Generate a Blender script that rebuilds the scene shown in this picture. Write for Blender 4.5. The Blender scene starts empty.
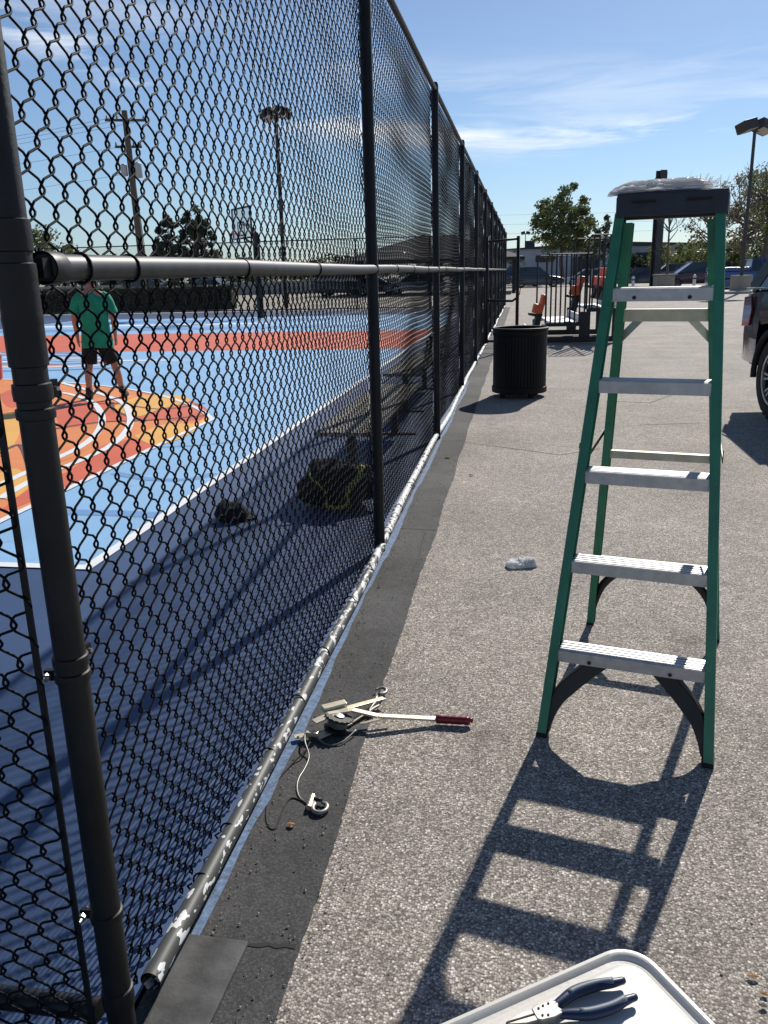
import bpy, bmesh, math, random
from mathutils import Vector, Matrix, noise
R = math.radians; PI = math.pi
S = bpy.context.scene
COL = S.collection
random.seed(7)

# ------------------------------------------------------------------ camera
F, PITCH, ROLL, YAW, CH = 830.0, R(16.04), R(-1.478), R(9.61), 1.53
fw = Vector((-math.sin(YAW)*math.cos(PITCH), math.cos(YAW)*math.cos(PITCH), -math.sin(PITCH)))
rt = Vector((math.cos(YAW), math.sin(YAW), 0)); up = rt.cross(fw)
RT = math.cos(ROLL)*rt + math.sin(ROLL)*up
UP = -math.sin(ROLL)*rt + math.cos(ROLL)*up
cam = bpy.data.cameras.new('camera'); co = bpy.data.objects.new('camera', cam); COL.objects.link(co)
cam.sensor_fit = 'AUTO'; cam.sensor_width = 36; cam.lens = F/1024*36
cam.clip_start = .05; cam.clip_end = 6000
m = Matrix((RT, UP, -fw)).transposed().to_4x4(); m.translation = (0, 0, CH); co.matrix_world = m
S.camera = co
def ray(x, y): return ((x-384)*RT-(y-512)*UP)/F+fw
def gnd(x, y, z=0):
    d = ray(x, y); return Vector((0, 0, CH))+d*((z-CH)/d.z)
def at(x, y, Y):
    d = ray(x, y); return Vector((0, 0, CH))+d*(Y/d.y)

# ------------------------------------------------------------------ materials
def new_mat(name):
    mt = bpy.data.materials.new(name); mt.use_nodes = True
    nt = mt.node_tree; b = nt.nodes['Principled BSDF']; return mt, nt, b
def N(nt, t, **kw):
    n = nt.nodes.new(t)
    for k, v in kw.items():
        if k in n.inputs: n.inputs[k].default_value = v
        else: setattr(n, k, v)
    return n
def ramp(nt, stops, fac):
    r = nt.nodes.new('ShaderNodeValToRGB'); e = r.color_ramp.elements
    while len(e) < len(stops): e.new(.5)
    for i, (p, c) in enumerate(stops):
        e[i].position = p; e[i].color = (*c, 1) if len(c) == 3 else c
    nt.links.new(fac, r.inputs[0]); return r
def mat(name, c, rough=.6, metal=0, var=.12, scale=20, bump=0, bscale=80, spec=.5, trans=0, alpha=1, coat=0, dirt=None):
    mt, nt, b = new_mat(name)
    tc = N(nt, 'ShaderNodeTexCoord')
    n = N(nt, 'ShaderNodeTexNoise', Scale=scale, Detail=5.0)
    nt.links.new(tc.outputs['Object'], n.inputs['Vector'])
    lo = tuple(x*(1-var) for x in c); hi = tuple(min(1, x*(1+var)) for x in c)
    r = ramp(nt, [(.3, lo), (.7, hi)], n.outputs['Fac'])
    out = r.outputs[0]
    if dirt:
        n2 = N(nt, 'ShaderNodeTexNoise', Scale=dirt[1], Detail=6.0, Roughness=.7)
        nt.links.new(tc.outputs['Object'], n2.inputs['Vector'])
        r2 = ramp(nt, [(dirt[2], (0, 0, 0)), (dirt[2]+.08, (1, 1, 1))], n2.outputs['Fac'])
        mx = N(nt, 'ShaderNodeMix', data_type='RGBA'); mx.inputs[7].default_value = (*dirt[0], 1)
        nt.links.new(r2.outputs[0], mx.inputs[0]); nt.links.new(out, mx.inputs[6]); out = mx.outputs[2]
    nt.links.new(out, b.inputs['Base Color'])
    b.inputs['Roughness'].default_value = rough; b.inputs['Metallic'].default_value = metal
    b.inputs['Specular IOR Level'].default_value = spec
    b.inputs['Transmission Weight'].default_value = trans; b.inputs['Alpha'].default_value = alpha
    b.inputs['Coat Weight'].default_value = coat
    if bump:
        n3 = N(nt, 'ShaderNodeTexNoise', Scale=bscale, Detail=4.0)
        nt.links.new(tc.outputs['Object'], n3.inputs['Vector'])
        bp = N(nt, 'ShaderNodeBump', Strength=bump, Distance=.002)
        nt.links.new(n3.outputs['Fac'], bp.inputs['Height']); nt.links.new(bp.outputs[0], b.inputs['Normal'])
    return mt

def asphalt_mat(name, stones, base_c, patch, sc=170, bump=.9, dist=.0028, bscale=(1, 1)):
    """aggregate: small cells of different grey in darker binder, with worn patches metres across"""
    mt, nt, b = new_mat(name); L = nt.links.new
    tc = N(nt, 'ShaderNodeTexCoord'); P = tc.outputs['Object']
    wob = N(nt, 'ShaderNodeTexNoise', Scale=90.0, Detail=2.0); L(P, wob.inputs['Vector'])
    wm = N(nt, 'ShaderNodeVectorMath', operation='MULTIPLY_ADD'); wm.inputs[1].default_value = (.006,)*3
    L(wob.outputs['Color'], wm.inputs[0]); L(P, wm.inputs[2])
    v = N(nt, 'ShaderNodeTexVoronoi', Scale=float(sc)); L(wm.outputs[0], v.inputs['Vector'])
    v2 = N(nt, 'ShaderNodeTexVoronoi', Scale=float(sc)*.42); L(wm.outputs[0], v2.inputs['Vector'])
    sep = N(nt, 'ShaderNodeSeparateColor'); L(v.outputs['Color'], sep.inputs[0])
    r1 = ramp(nt, stones, sep.outputs[0])
    # binder between stones
    edge = ramp(nt, [(.35, (1, 1, 1)), (.8, (.0, .0, .0))], v.outputs['Distance'])
    mx = N(nt, 'ShaderNodeMix', data_type='RGBA'); mx.inputs[6].default_value = (*base_c, 1)
    L(edge.outputs[0], mx.inputs[0]); L(r1.outputs[0], mx.inputs[7])
    # big light stones here and there
    sep2 = N(nt, 'ShaderNodeSeparateColor'); L(v2.outputs['Color'], sep2.inputs[0])
    g = N(nt, 'ShaderNodeTexNoise', Scale=1.1, Detail=7.0, Roughness=.62); L(P, g.inputs['Vector'])
    g2 = N(nt, 'ShaderNodeTexNoise', Scale=14.0, Detail=4.0); L(P, g2.inputs['Vector'])
    r3 = ramp(nt, [(.3, (patch[0],)*3), (.7, (patch[1],)*3)], g.outputs['Fac'])
    g3 = N(nt, 'ShaderNodeTexNoise', Scale=2.3, Detail=9.0, Roughness=.72, Distortion=.6); L(P, g3.inputs['Vector'])
    st_ = ramp(nt, [(.30, (.62, .60, .58)), (.42, (1, 1, 1)), (.62, (1, 1, 1)), (.72, (1.16, 1.14, 1.10))], g3.outputs['Fac'])
    r4 = ramp(nt, [(.3, (.86, .86, .86)), (.7, (1.1, 1.1, 1.1))], g2.outputs['Fac'])
    m1 = N(nt, 'ShaderNodeMix', data_type='RGBA', blend_type='MULTIPLY'); m1.inputs[0].default_value = 1
    m2 = N(nt, 'ShaderNodeMix', data_type='RGBA', blend_type='MULTIPLY'); m2.inputs[0].default_value = 1
    L(mx.outputs[2], m1.inputs[6]); L(r3.outputs[0], m1.inputs[7])
    L(m1.outputs[2], m2.inputs[6]); L(r4.outputs[0], m2.inputs[7])
    m3_ = N(nt, 'ShaderNodeMix', data_type='RGBA', blend_type='MULTIPLY'); m3_.inputs[0].default_value = 1
    L(m2.outputs[2], m3_.inputs[6]); L(st_.outputs[0], m3_.inputs[7])
    L(m3_.outputs[2], b.inputs['Base Color'])
    b.inputs['Roughness'].default_value = .85; b.inputs['Specular IOR Level'].default_value = .3
    h = N(nt, 'ShaderNodeMath', operation='MULTIPLY_ADD'); L(v.outputs['Distance'], h.inputs[0])
    h.inputs[1].default_value = -.7; 
    h2 = N(nt, 'ShaderNodeMath', operation='MULTIPLY_ADD'); L(v2.outputs['Distance'], h2.inputs[0]); h2.inputs[1].default_value = -.6
    L(sep.outputs[1], h2.inputs[2]); L(h2.outputs[0], h.inputs[2])
    bp = N(nt, 'ShaderNodeBump', Strength=bump, Distance=dist); L(h.outputs[0], bp.inputs['Height'])
    L(bp.outputs[0], b.inputs['Normal'])
    return mt

M = {}
M['asphalt'] = asphalt_mat('worn_asphalt', [(0, (.12, .104, .088)), (.22, (.285, .25, .215)), (.6, (.43, .38, .33)), (.85, (.57, .51, .45)), (1, (.86, .80, .72))], (.15, .13, .11), (.82, 1.22), sc=160, bump=.9, dist=.0022)
M['strip'] = asphalt_mat('black_sealed_strip', [(0, (.050, .049, .049)), (1, (.092, .090, .088))], (.044, .043, .043), (.6, 1.7), sc=150, bump=.35)
M['concrete'] = mat('painted_concrete', (.075, .074, .073), .85, var=.5, scale=14, bump=.5, bscale=120)
M['blueedge'] = mat('blue_overspray', (.13, .20, .32), .85, var=.35, scale=60, bump=.5, dirt=((.09, .10, .12), 50, .54))
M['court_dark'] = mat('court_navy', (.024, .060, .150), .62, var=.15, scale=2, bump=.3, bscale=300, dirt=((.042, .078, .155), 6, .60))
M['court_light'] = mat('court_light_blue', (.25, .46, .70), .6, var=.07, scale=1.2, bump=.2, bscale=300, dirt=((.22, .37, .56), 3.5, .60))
M['court_line'] = mat('court_white_line', (.78, .79, .80), .6, var=.05)
M['orange'] = mat('court_orange', (.74, .25, .075), .6, var=.07, scale=2, dirt=((.50, .20, .09), 5, .60))
M['red'] = mat('court_red', (.64, .125, .055), .6, var=.08, scale=2, dirt=((.50, .15, .09), 5, .60))
M['yellow'] = mat('court_yellow', (.80, .42, .09), .6, var=.05, scale=2)
M['outline'] = mat('court_dark_outline', (.13, .07, .07), .6, var=.1)
M['midblue'] = mat('court_mid_blue', (.15, .30, .55), .6, var=.06)
M['vinyl'] = mat('black_vinyl_wire', (.005, .005, .006), .6, var=.1, spec=.14)
M['post'] = mat('black_post_paint', (.0075, .0075, .0085), .5, var=.5, scale=12, bump=.3, bscale=90, spec=.35, dirt=((.045, .042, .038), 34, .69))
M['mid_rail'] = mat('worn_black_rail', (.030, .030, .032), .5, var=.35, scale=25, dirt=((.16, .16, .16), 9, .66))
def rail_paint_highlight():
    mt, nt, b = new_mat('peeling_rail_paint_highlight'); L = nt.links.new
    tc = N(nt, 'ShaderNodeTexCoord'); P = tc.outputs['Object']
    mp = N(nt, 'ShaderNodeMapping'); mp.inputs['Scale'].default_value = (1, .45, 1); L(P, mp.inputs['Vector'])
    n = N(nt, 'ShaderNodeTexNoise', Scale=40.0, Detail=3.0, Roughness=.5); L(mp.outputs[0], n.inputs['Vector'])
    sx = N(nt, 'ShaderNodeSeparateXYZ'); L(P, sx.inputs[0])
    mr = N(nt, 'ShaderNodeMapRange'); L(sx.outputs['Y'], mr.inputs[0])
    mr.inputs[1].default_value = 2.3; mr.inputs[2].default_value = 3.9; mr.inputs[3].default_value = .0; mr.inputs[4].default_value = .15  # peeling patches turn whiter along the rail: sunlit highlight painted into the colour
    ad = N(nt, 'ShaderNodeMath', operation='ADD'); L(n.outputs['Fac'], ad.inputs[0]); L(mr.outputs[0], ad.inputs[1])
    r = ramp(nt, [(.575, (.062, .064, .06)), (.585, (.72, .72, .71))], ad.outputs[0])
    L(r.outputs[0], b.inputs['Base Color']); b.inputs['Roughness'].default_value = .55
    bp = N(nt, 'ShaderNodeBump', Strength=.5, Distance=.001); L(r.outputs[0], bp.inputs['Height']); L(bp.outputs[0], b.inputs['Normal'])
    return mt
M['bot_rail'] = rail_paint_highlight()
M['galv'] = mat('zinc_bolt', (.45, .45, .44), .4, .8)
M['green_frp'] = mat('green_fibreglass', (.028, .195, .11), .42, var=.18, scale=10, bump=.2, bscale=150, dirt=((.07, .19, .14), 30, .60))
M['alu'] = mat('brushed_aluminium', (.62, .62, .60), .38, .85, var=.1, scale=40, dirt=((.38, .37, .35), 25, .62))
M['alu_face'] = mat('scuffed_aluminium', (.50, .50, .50), .5, .55, var=.14, scale=30, dirt=((.30, .29, .28), 45, .66))
M['cream_bar'] = mat('cream_bar', (.55, .51, .40), .5, .2, var=.12, scale=30, dirt=((.22, .2, .16), 60, .66))
M['blk_plastic'] = mat('black_plastic', (.014, .014, .016), .5, var=.2, bump=.3)
M['cap_plastic'] = mat('charcoal_ladder_plastic', (.028, .030, .038), .55, var=.2, bump=.3)
M['rubber'] = mat('rubber', (.012, .012, .012), .8)
M['white_plastic'] = mat('white_plastic', (.62, .595, .54), .35, var=.04, scale=6, bump=.15, dirt=((.50, .48, .43), 9, .62), spec=.5)
M['grip_blue'] = mat('navy_grip', (.008, .022, .065), .4, var=.1)
M['grip_grey'] = mat('grey_grip', (.16, .18, .21), .5)
M['steel'] = mat('tool_steel', (.30, .285, .26), .45, .75, var=.2, scale=60)
M['dark_steel'] = mat('dark_steel', (.025, .023, .021), .5, .3, var=.3, scale=60)
M['zinc_gold'] = mat('yellow_zinc_steel', (.62, .56, .42), .4, .55, var=.15, scale=40, dirt=((.25, .19, .12), 50, .66))
M['red_grip'] = mat('dark_red_grip', (.19, .006, .018), .35, var=.1)
M['can'] = mat('black_can_paint', (.004, .004, .005), .6, spec=.3)
M['wood_weather'] = mat('weathered_bench', (.27, .24, .19), .7, var=.2, scale=12)
M['bag_black'] = mat('black_fabric', (.010, .010, .011), .9, bump=.6, bscale=200)
M['hivis'] = mat('hi_vis_strap', (.34, .36, .05), .6)
M['cable'] = mat('steel_cable', (.24, .23, .21), .45, .7)
M['leaf'] = mat('dry_leaf', (.30, .16, .07), .8, var=.4, scale=60)
M['skin'] = mat('skin', (.42, .21, .14), .55, var=.06)
M['shirt'] = mat('green_shirt', (.008, .27, .16), .85, var=.22, scale=9, bump=.9, bscale=16)
M['shorts'] = mat('black_shorts', (.003, .003, .005), .85)
M['cap_red'] = mat('dull_red_cap', (.25, .035, .03), .8)
M['shoe'] = mat('dark_shoe', (.015, .015, .02), .7)
M['shoe_y'] = mat('yellow_sole', (.6, .42, .06), .6)
M['red_bucket'] = mat('red_bucket_plastic', (.5, .03, .015), .45)
M['seat_orange'] = mat('orange_red_seat', (.82, .15, .035), .5, var=.08)
M['plank'] = mat('aluminium_plank', (.62, .63, .66), .5, .3, var=.06)
M['bl_frame'] = mat('black_bleacher_frame', (.008, .008, .010), .5)
M['bld'] = mat('pale_grey_metal_wall', (.46, .48, .51), .7, var=.06, scale=1)
M['bld_roof'] = mat('dark_grey_roof', (.05, .055, .065), .7)
M['pav_roof'] = mat('charcoal_roof', (.022, .023, .028), .8)
M['dark_open'] = mat('dark_window', (.03, .035, .04), .3)
M['pole'] = mat('bronze_pole', (.045, .04, .04), .5)
M['lamp_lens'] = mat('lamp_lens', (.5, .46, .4), .3)
M['wood_pole'] = mat('weathered_timber_pole', (.12, .095, .075), .9, var=.2, bump=.5, bscale=30)
M['beam'] = mat('dark_steel_beam', (.035, .04, .045), .5)
M['stone'] = mat('aggregate_concrete', (.30, .27, .22), .85, var=.25, scale=25, bump=.5)
M['kerb'] = mat('kerb_concrete', (.40, .38, .34), .85, var=.12, scale=3)
M['dirt_lot'] = mat('pale_lot', (.30, .265, .215), .9, var=.12, scale=.5)
M['bark'] = mat('bark', (.13, .105, .085), .9, var=.3)
M['tyre'] = mat('tyre_rubber', (.012, .012, .013), .75)
M['rim_a'] = mat('alloy_rim', (.45, .46, .48), .3, .9)
M['chrome'] = mat('chrome', (.62, .63, .65), .15, 1)
M['glass_car'] = mat('tinted_glass', (.02, .026, .032), .08, spec=.6, coat=.3)
M['tail'] = mat('red_tail_lens', (.12, .004, .006), .12, coat=1, spec=.8)
M['truck_paint'] = mat('dark_metallic_paint', (.006, .008, .012), .4, .0, coat=.25, spec=.35)
M['white_pot'] = mat('white_bollard', (.7, .7, .68), .6)
def paint(name, c): return mat(name, c, .3, .1, coat=.8, var=.04)
def leaf_mat(name, c1, c2, c3):
    mt, nt, b = new_mat(name); L = nt.links.new
    tc = N(nt, 'ShaderNodeTexCoord'); n = N(nt, 'ShaderNodeTexNoise', Scale=1.3, Detail=6.0, Roughness=.8)
    L(tc.outputs['Object'], n.inputs['Vector'])
    r = ramp(nt, [(.3, c1), (.5, c2), (.72, c3)], n.outputs['Fac']); L(r.outputs[0], b.inputs['Base Color'])
    b.inputs['Roughness'].default_value = .6
    tr = N(nt, 'ShaderNodeBsdfTranslucent'); L(r.outputs[0], tr.inputs[0])
    mx = N(nt, 'ShaderNodeMixShader'); mx.inputs[0].default_value = .35
    L(b.outputs[0], mx.inputs[1]); L(tr.outputs[0], mx.inputs[2]); L(mx.outputs[0], nt.nodes['Material Output'].inputs[0])
    return mt
M['lf_mid'] = leaf_mat('leaf_mid', (.06, .085, .03), (.13, .155, .055), (.25, .25, .10))
M['lf_dark'] = leaf_mat('leaf_dark', (.035, .05, .032), (.062, .084, .05), (.11, .13, .07))
M['lf_dry'] = leaf_mat('leaf_dry', (.10, .085, .05), (.17, .14, .08), (.26, .23, .12))
M['lf_yel'] = leaf_mat('leaf_yellowish', (.09, .11, .03), (.19, .21, .06), (.32, .32, .11))

def film_mat(name, base=(.85, .86, .88), op=.6, tl_=.55):
    mt, nt, b = new_mat(name); L = nt.links.new
    b.inputs['Base Color'].default_value = (*base, 1); b.inputs['Roughness'].default_value = .38; b.inputs['Specular IOR Level'].default_value = .5
    t = N(nt, 'ShaderNodeBsdfTransparent'); tl = N(nt, 'ShaderNodeBsdfTranslucent'); tl.inputs[0].default_value = (*base, 1)
    m1 = N(nt, 'ShaderNodeMixShader'); m1.inputs[0].default_value = tl_; L(b.outputs[0], m1.inputs[1]); L(tl.outputs[0], m1.inputs[2])
    n = N(nt, 'ShaderNodeTexNoise', Scale=30.0, Detail=3.0); tc = N(nt, 'ShaderNodeTexCoord'); L(tc.outputs['Object'], n.inputs['Vector'])
    r = ramp(nt, [(.3, (op-.3,)*3), (.7, (min(1, op+.3),)*3)], n.outputs['Fac'])
    m2 = N(nt, 'ShaderNodeMixShader'); L(r.outputs[0], m2.inputs[0]); L(t.outputs[0], m2.inputs[1]); L(m1.outputs[0], m2.inputs[2])
    L(m2.outputs[0], nt.nodes['Material Output'].inputs[0]); return mt
M['film'] = film_mat('clear_plastic_film', (.92, .93, .94), op=.9)
M['film_w'] = film_mat('milky_plastic_film', (.80, .80, .80), op=1.0)
def board_glass():
    mt, nt, b = new_mat('acrylic_board'); t = N(nt, 'ShaderNodeBsdfTransparent'); mx = N(nt, 'ShaderNodeMixShader'); mx.inputs[0].default_value = .3
    b.inputs['Base Color'].default_value = (.6, .65, .7, 1); b.inputs['Roughness'].default_value = .1
    nt.links.new(t.outputs[0], mx.inputs[1]); nt.links.new(b.outputs[0], mx.inputs[2]); nt.links.new(mx.outputs[0], nt.nodes['Material Output'].inputs[0]); return mt
M['acrylic'] = board_glass()

# ------------------------------------------------------------------ mesh builder
class MB:
    def __init__(s): s.v = []; s.f = []
    def add(s, vs, fs, T=None):
        o = len(s.v)
        s.v += [tuple(T @ Vector(p)) if T else tuple(p) for p in vs]
        s.f += [tuple(i+o for i in f) for f in fs]; return s
    def box(s, c, d, T=None, rz=0):
        x, y, z = [k/2 for k in d]; q = Matrix.Translation(c) @ Matrix.Rotation(rz, 4, 'Z')
        if T: q = T @ q
        return s.add([(-x, -y, -z), (x, -y, -z), (x, y, -z), (-x, y, -z), (-x, -y, z), (x, -y, z), (x, y, z), (-x, y, z)],
                     [(3, 2, 1, 0), (4, 5, 6, 7), (0, 1, 5, 4), (1, 2, 6, 5), (2, 3, 7, 6), (3, 0, 4, 7)], q)
    def bar(s, a, b, w, h, upv=(0, 0, 1)):
        """rectangular bar from a to b, w across, h along upv"""
        a = Vector(a); b = Vector(b); d = (b-a); L = d.length; d.normalize()
        u = Vector(upv); sd = d.cross(u).normalized(); u = sd.cross(d).normalized()
        q = Matrix((sd, d, u)).transposed().to_4x4(); q.translation = (a+b)/2
        return s.box((0, 0, 0), (w, L, h), q)
    def tube(s, pts, r, n=8, caps=True, closed=False, flat=None):
        pts = [Vector(p) for p in pts]; k = len(pts); o = len(s.v)
        rs = r if hasattr(r, '__len__') else [r]*k
        ref = None
        for i, p in enumerate(pts):
            if closed: t = pts[(i+1) % k]-pts[i-1]
            else: t = pts[min(i+1, k-1)]-pts[max(i-1, 0)]
            t.normalize()
            if ref is None:
                ref = Vector((0, 0, 1)) if abs(t.z) < .9 else Vector((1, 0, 0))
            a = (ref-t*ref.dot(t)).normalized(); b = t.cross(a); ref = a
            for j in range(n):
                an = 2*PI*j/n; s.v.append(tuple(p+rs[i]*(math.cos(an)*a+math.sin(an)*b*(flat or 1))))
        for i in range(k if closed else k-1):
            i2 = (i+1) % k
            for j in range(n):
                j2 = (j+1) % n
                s.f.append((o+i*n+j, o+i*n+j2, o+i2*n+j2, o+i2*n+j))
        if caps and not closed:
            s.f.append(tuple(o+j for j in reversed(range(n)))); s.f.append(tuple(o+(k-1)*n+j for j in range(n)))
        return s
    def lathe(s, prof, n=24, T=None, cap=False):
        """prof: list (r,z)"""
        vs = []; fs = []; k = len(prof)
        for r, z in prof:
            for j in range(n): a = 2*PI*j/n; vs.append((r*math.cos(a), r*math.sin(a), z))
        for i in range(k-1):
            for j in range(n):
                j2 = (j+1) % n; fs.append((i*n+j, i*n+j2, (i+1)*n+j2, (i+1)*n+j))
        if cap: fs.append(tuple(reversed(range(n)))); fs.append(tuple((k-1)*n+j for j in range(n)))
        return s.add(vs, fs, T)
    def prism(s, poly, z0, z1, T=None):
        k = len(poly); vs = [(x, y, z0) for x, y in poly]+[(x, y, z1) for x, y in poly]
        fs = [tuple(reversed(range(k))), tuple(range(k, 2*k))]+[(i, (i+1) % k, (i+1) % k+k, i+k) for i in range(k)]
        return s.add(vs, fs, T)
    def loft(s, rings, caps=True):
        o = len(s.v); n = len(rings[0])
        for rg in rings: s.v += [tuple(p) for p in rg]
        for i in range(len(rings)-1):
            for j in range(n):
                j2 = (j+1) % n; s.f.append((o+i*n+j, o+i*n+j2, o+(i+1)*n+j2, o+(i+1)*n+j))
        if caps:
            s.f.append(tuple(o+j for j in reversed(range(n)))); s.f.append(tuple(o+(len(rings)-1)*n+j for j in range(n)))
        return s
    def mesh(s, name):
        me = bpy.data.meshes.new(name); me.from_pydata(s.v, [], s.f); me.validate(); me.update(); return me
    def build(s, name, mt, parent=None, smooth=False, bevel=0, norm=True, loc=None):
        me = s.mesh(name)
        if norm:
            bm = bmesh.new(); bm.from_mesh(me); bmesh.ops.recalc_face_normals(bm, faces=bm.faces); bm.to_mesh(me); bm.free()
        me.materials.append(M[mt] if isinstance(mt, str) else mt)
        if smooth: me.polygons.foreach_set('use_smooth', [True]*len(me.polygons))
        o = bpy.data.objects.new(name, me); COL.objects.link(o)
        if parent: o.parent = parent
        if loc: o.location = loc
        if bevel:
            b = o.modifiers.new('bevel', 'BEVEL'); b.width = bevel; b.segments = 2; b.limit_method = 'ANGLE'; b.angle_limit = R(35)
        if smooth == 'auto' or (smooth and bevel):
            pass
        if smooth == 'edge':
            es = o.modifiers.new('edge_split', 'EDGE_SPLIT'); es.split_angle = R(35)
        return o
def tag(o, label=None, cat=None, group=None, kind=None):
    if label: o['label'] = label
    if cat: o['category'] = cat
    if group: o['group'] = group
    if kind: o['kind'] = kind
    return o
def thing(name, label, cat, loc=(0, 0, 0), rz=0, group=None):
    o = bpy.data.objects.new(name, None); COL.objects.link(o); o.location = loc; o.rotation_euler = (0, 0, rz); o.empty_display_size = .2
    return tag(o, label, cat, group)
def kids(o): return [c for c in bpy.data.objects if c.parent == o]
def copy_tree(o, parent=None):
    c = o.copy(); COL.objects.link(c); c.parent = parent
    for ch in kids(o): copy_tree(ch, c)
    return c

# ------------------------------------------------------------------ world, sun
SUN_EL, SUN_AZ = 36.5, 17.0         # azimuth from +Y toward +X
w = bpy.data.worlds.new('World'); S.world = w; w.use_nodes = True; nt = w.node_tree; L = nt.links.new
bg = nt.nodes['Background']
sky = nt.nodes.new('ShaderNodeTexSky'); sky.sky_type = 'NISHITA'; sky.sun_disc = False
sky.sun_elevation = R(SUN_EL); sky.sun_rotation = R(SUN_AZ); sky.air_density = 1.0; sky.dust_density = .2; sky.ozone_density = 1.2
tc = N(nt, 'ShaderNodeTexCoord'); sx = N(nt, 'ShaderNodeSeparateXYZ'); L(tc.outputs['Generated'], sx.inputs[0])
# thin cirrus streaks in a band above the horizon
mp = N(nt, 'ShaderNodeMapping'); mp.inputs['Scale'].default_value = (1.5, 1.5, 13); mp.inputs['Rotation'].default_value = (0, R(-9), 0)
L(tc.outputs['Generated'], mp.inputs['Vector'])
cn = N(nt, 'ShaderNodeTexNoise', Scale=2.6, Detail=9.0, Roughness=.62, Distortion=.5); L(mp.outputs[0], cn.inputs['Vector'])
mp2 = N(nt, 'ShaderNodeMapping'); mp2.inputs['Scale'].default_value = (1, 1, 3); mp2.inputs['Location'].default_value = (3.3, 1.2, .4); L(tc.outputs['Generated'], mp2.inputs['Vector'])
cn2 = N(nt, 'ShaderNodeTexNoise', Scale=3.2, Detail=3.0); L(mp2.outputs[0], cn2.inputs['Vector'])
def mth(op, a, b=None, c=None):
    n = nt.nodes.new('ShaderNodeMath'); n.operation = op
    for i, q in enumerate((a, b, c)):
        if q is None: continue
        if isinstance(q, (int, float)): n.inputs[i].default_value = q
        else: L(q, n.inputs[i])
    return n.outputs[0]
xq = mth('ADD', sx.outputs['X'], -.05); zc = mth('MULTIPLY_ADD', mth('MULTIPLY', xq, xq), .35, .135)
dz = mth('SUBTRACT', sx.outputs['Z'], zc)
def gaus(off, wd, k):
    q = mth('DIVIDE', mth('SUBTRACT', dz, off), wd); q = mth('MULTIPLY', mth('MULTIPLY', q, q), -1.0); return mth('MULTIPLY', mth('EXPONENT', q), k)
bsum = mth('ADD', gaus(0, .015, 1.0), gaus(.045, .03, .28))
cl = mth('ADD', mth('MULTIPLY', cn.outputs['Fac'], .75), mth('MULTIPLY', cn2.outputs['Fac'], .45))
cr = ramp(nt, [(.55, (0, 0, 0)), (.72, (1, 1, 1))], cl)
cmask = mth('MULTIPLY', mth('MULTIPLY', cr.outputs[0], bsum), .95)
hz = ramp(nt, [(0, (.70, .88, 1.20)), (.12, (.78, .93, 1.16)), (.32, (.90, .96, 1.08))], sx.outputs['Z'])
cm = N(nt, 'ShaderNodeMix', data_type='RGBA'); cm.inputs[7].default_value = (13.5, 13.7, 14.2, 1)
tint = N(nt, 'ShaderNodeMix', data_type='RGBA', blend_type='MULTIPLY'); tint.inputs[0].default_value = 1; L(hz.outputs[0], tint.inputs[7])
L(sky.outputs[0], tint.inputs[6]); L(tint.outputs[2], cm.inputs[6]); L(cmask, cm.inputs[0]); L(cm.outputs[2], bg.inputs[0])
bg.inputs[1].default_value = .062
sd = bpy.data.lights.new('sun', 'SUN'); so = bpy.data.objects.new('sun', sd); COL.objects.link(so)
sd.energy = 4.0; sd.angle = R(.53); sd.color = (1, .95, .87)
sv = Vector((math.cos(R(SUN_EL))*math.sin(R(SUN_AZ)), math.cos(R(SUN_EL))*math.cos(R(SUN_AZ)), math.sin(R(SUN_EL))))
so.rotation_euler = sv.to_track_quat('Z', 'Y').to_euler(); so.location = sv*50
vs = S.view_settings; vs.view_transform = 'Standard'; vs.look = 'None'; vs.gamma = 1; vs.exposure = 0.42

# ------------------------------------------------------------------ setting sheets
def sheet(name, poly, z, mt, kind='structure', parent=None):
    b = MB(); b.add([(x, y, z) for x, y in poly], [tuple(range(len(poly)))])
    o = b.build(name, mt, parent, norm=False)
    if o.data.polygons[0].normal.z < 0: o.data.flip_normals()
    if kind: o['kind'] = kind
    return o
def rect(x0, y0, x1, y1): return [(x0, y0), (x1, y0), (x1, y1), (x0, y1)]
FX = -.78
sheet('ground', rect(-1500, -400, 1500, 2500), 0, 'asphalt')
random.seed(5); se = []
def strip_x(y):
    kn = [(-3, -.485), (1.45, -.49), (3.0, -.505), (4.9, -.50), (8.6, -.52), (37, -.54)]
    for (a, xa), (b_, xb) in zip(kn[:-1], kn[1:]):
        if y <= b_: return xa+(xb-xa)*(y-a)/(b_-a)
    return -.54
yy = -3.0
while yy < 37:
    se.append((strip_x(yy)+.006*math.sin(yy*4.3)+random.uniform(-.004, .004), yy)); yy += .03 if yy < 9 else .3
sheet('sealed_strip', [(FX-.03, 37), (FX-.03, -3)]+se+[(-.54, 37)], .004, 'strip')
b = MB(); ed = []; random.seed(3)
k = 90
for i in range(k+1):
    y = 1.25+i*(12-1.25)/k; ed.append((FX+.050+.008*math.sin(y*3.1)+random.uniform(-.006, .006), y))
sheet('blue_overspray', [(FX+.02, 12), (FX+.02, 1.25)]+ed, .008, 'blueedge')
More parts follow.
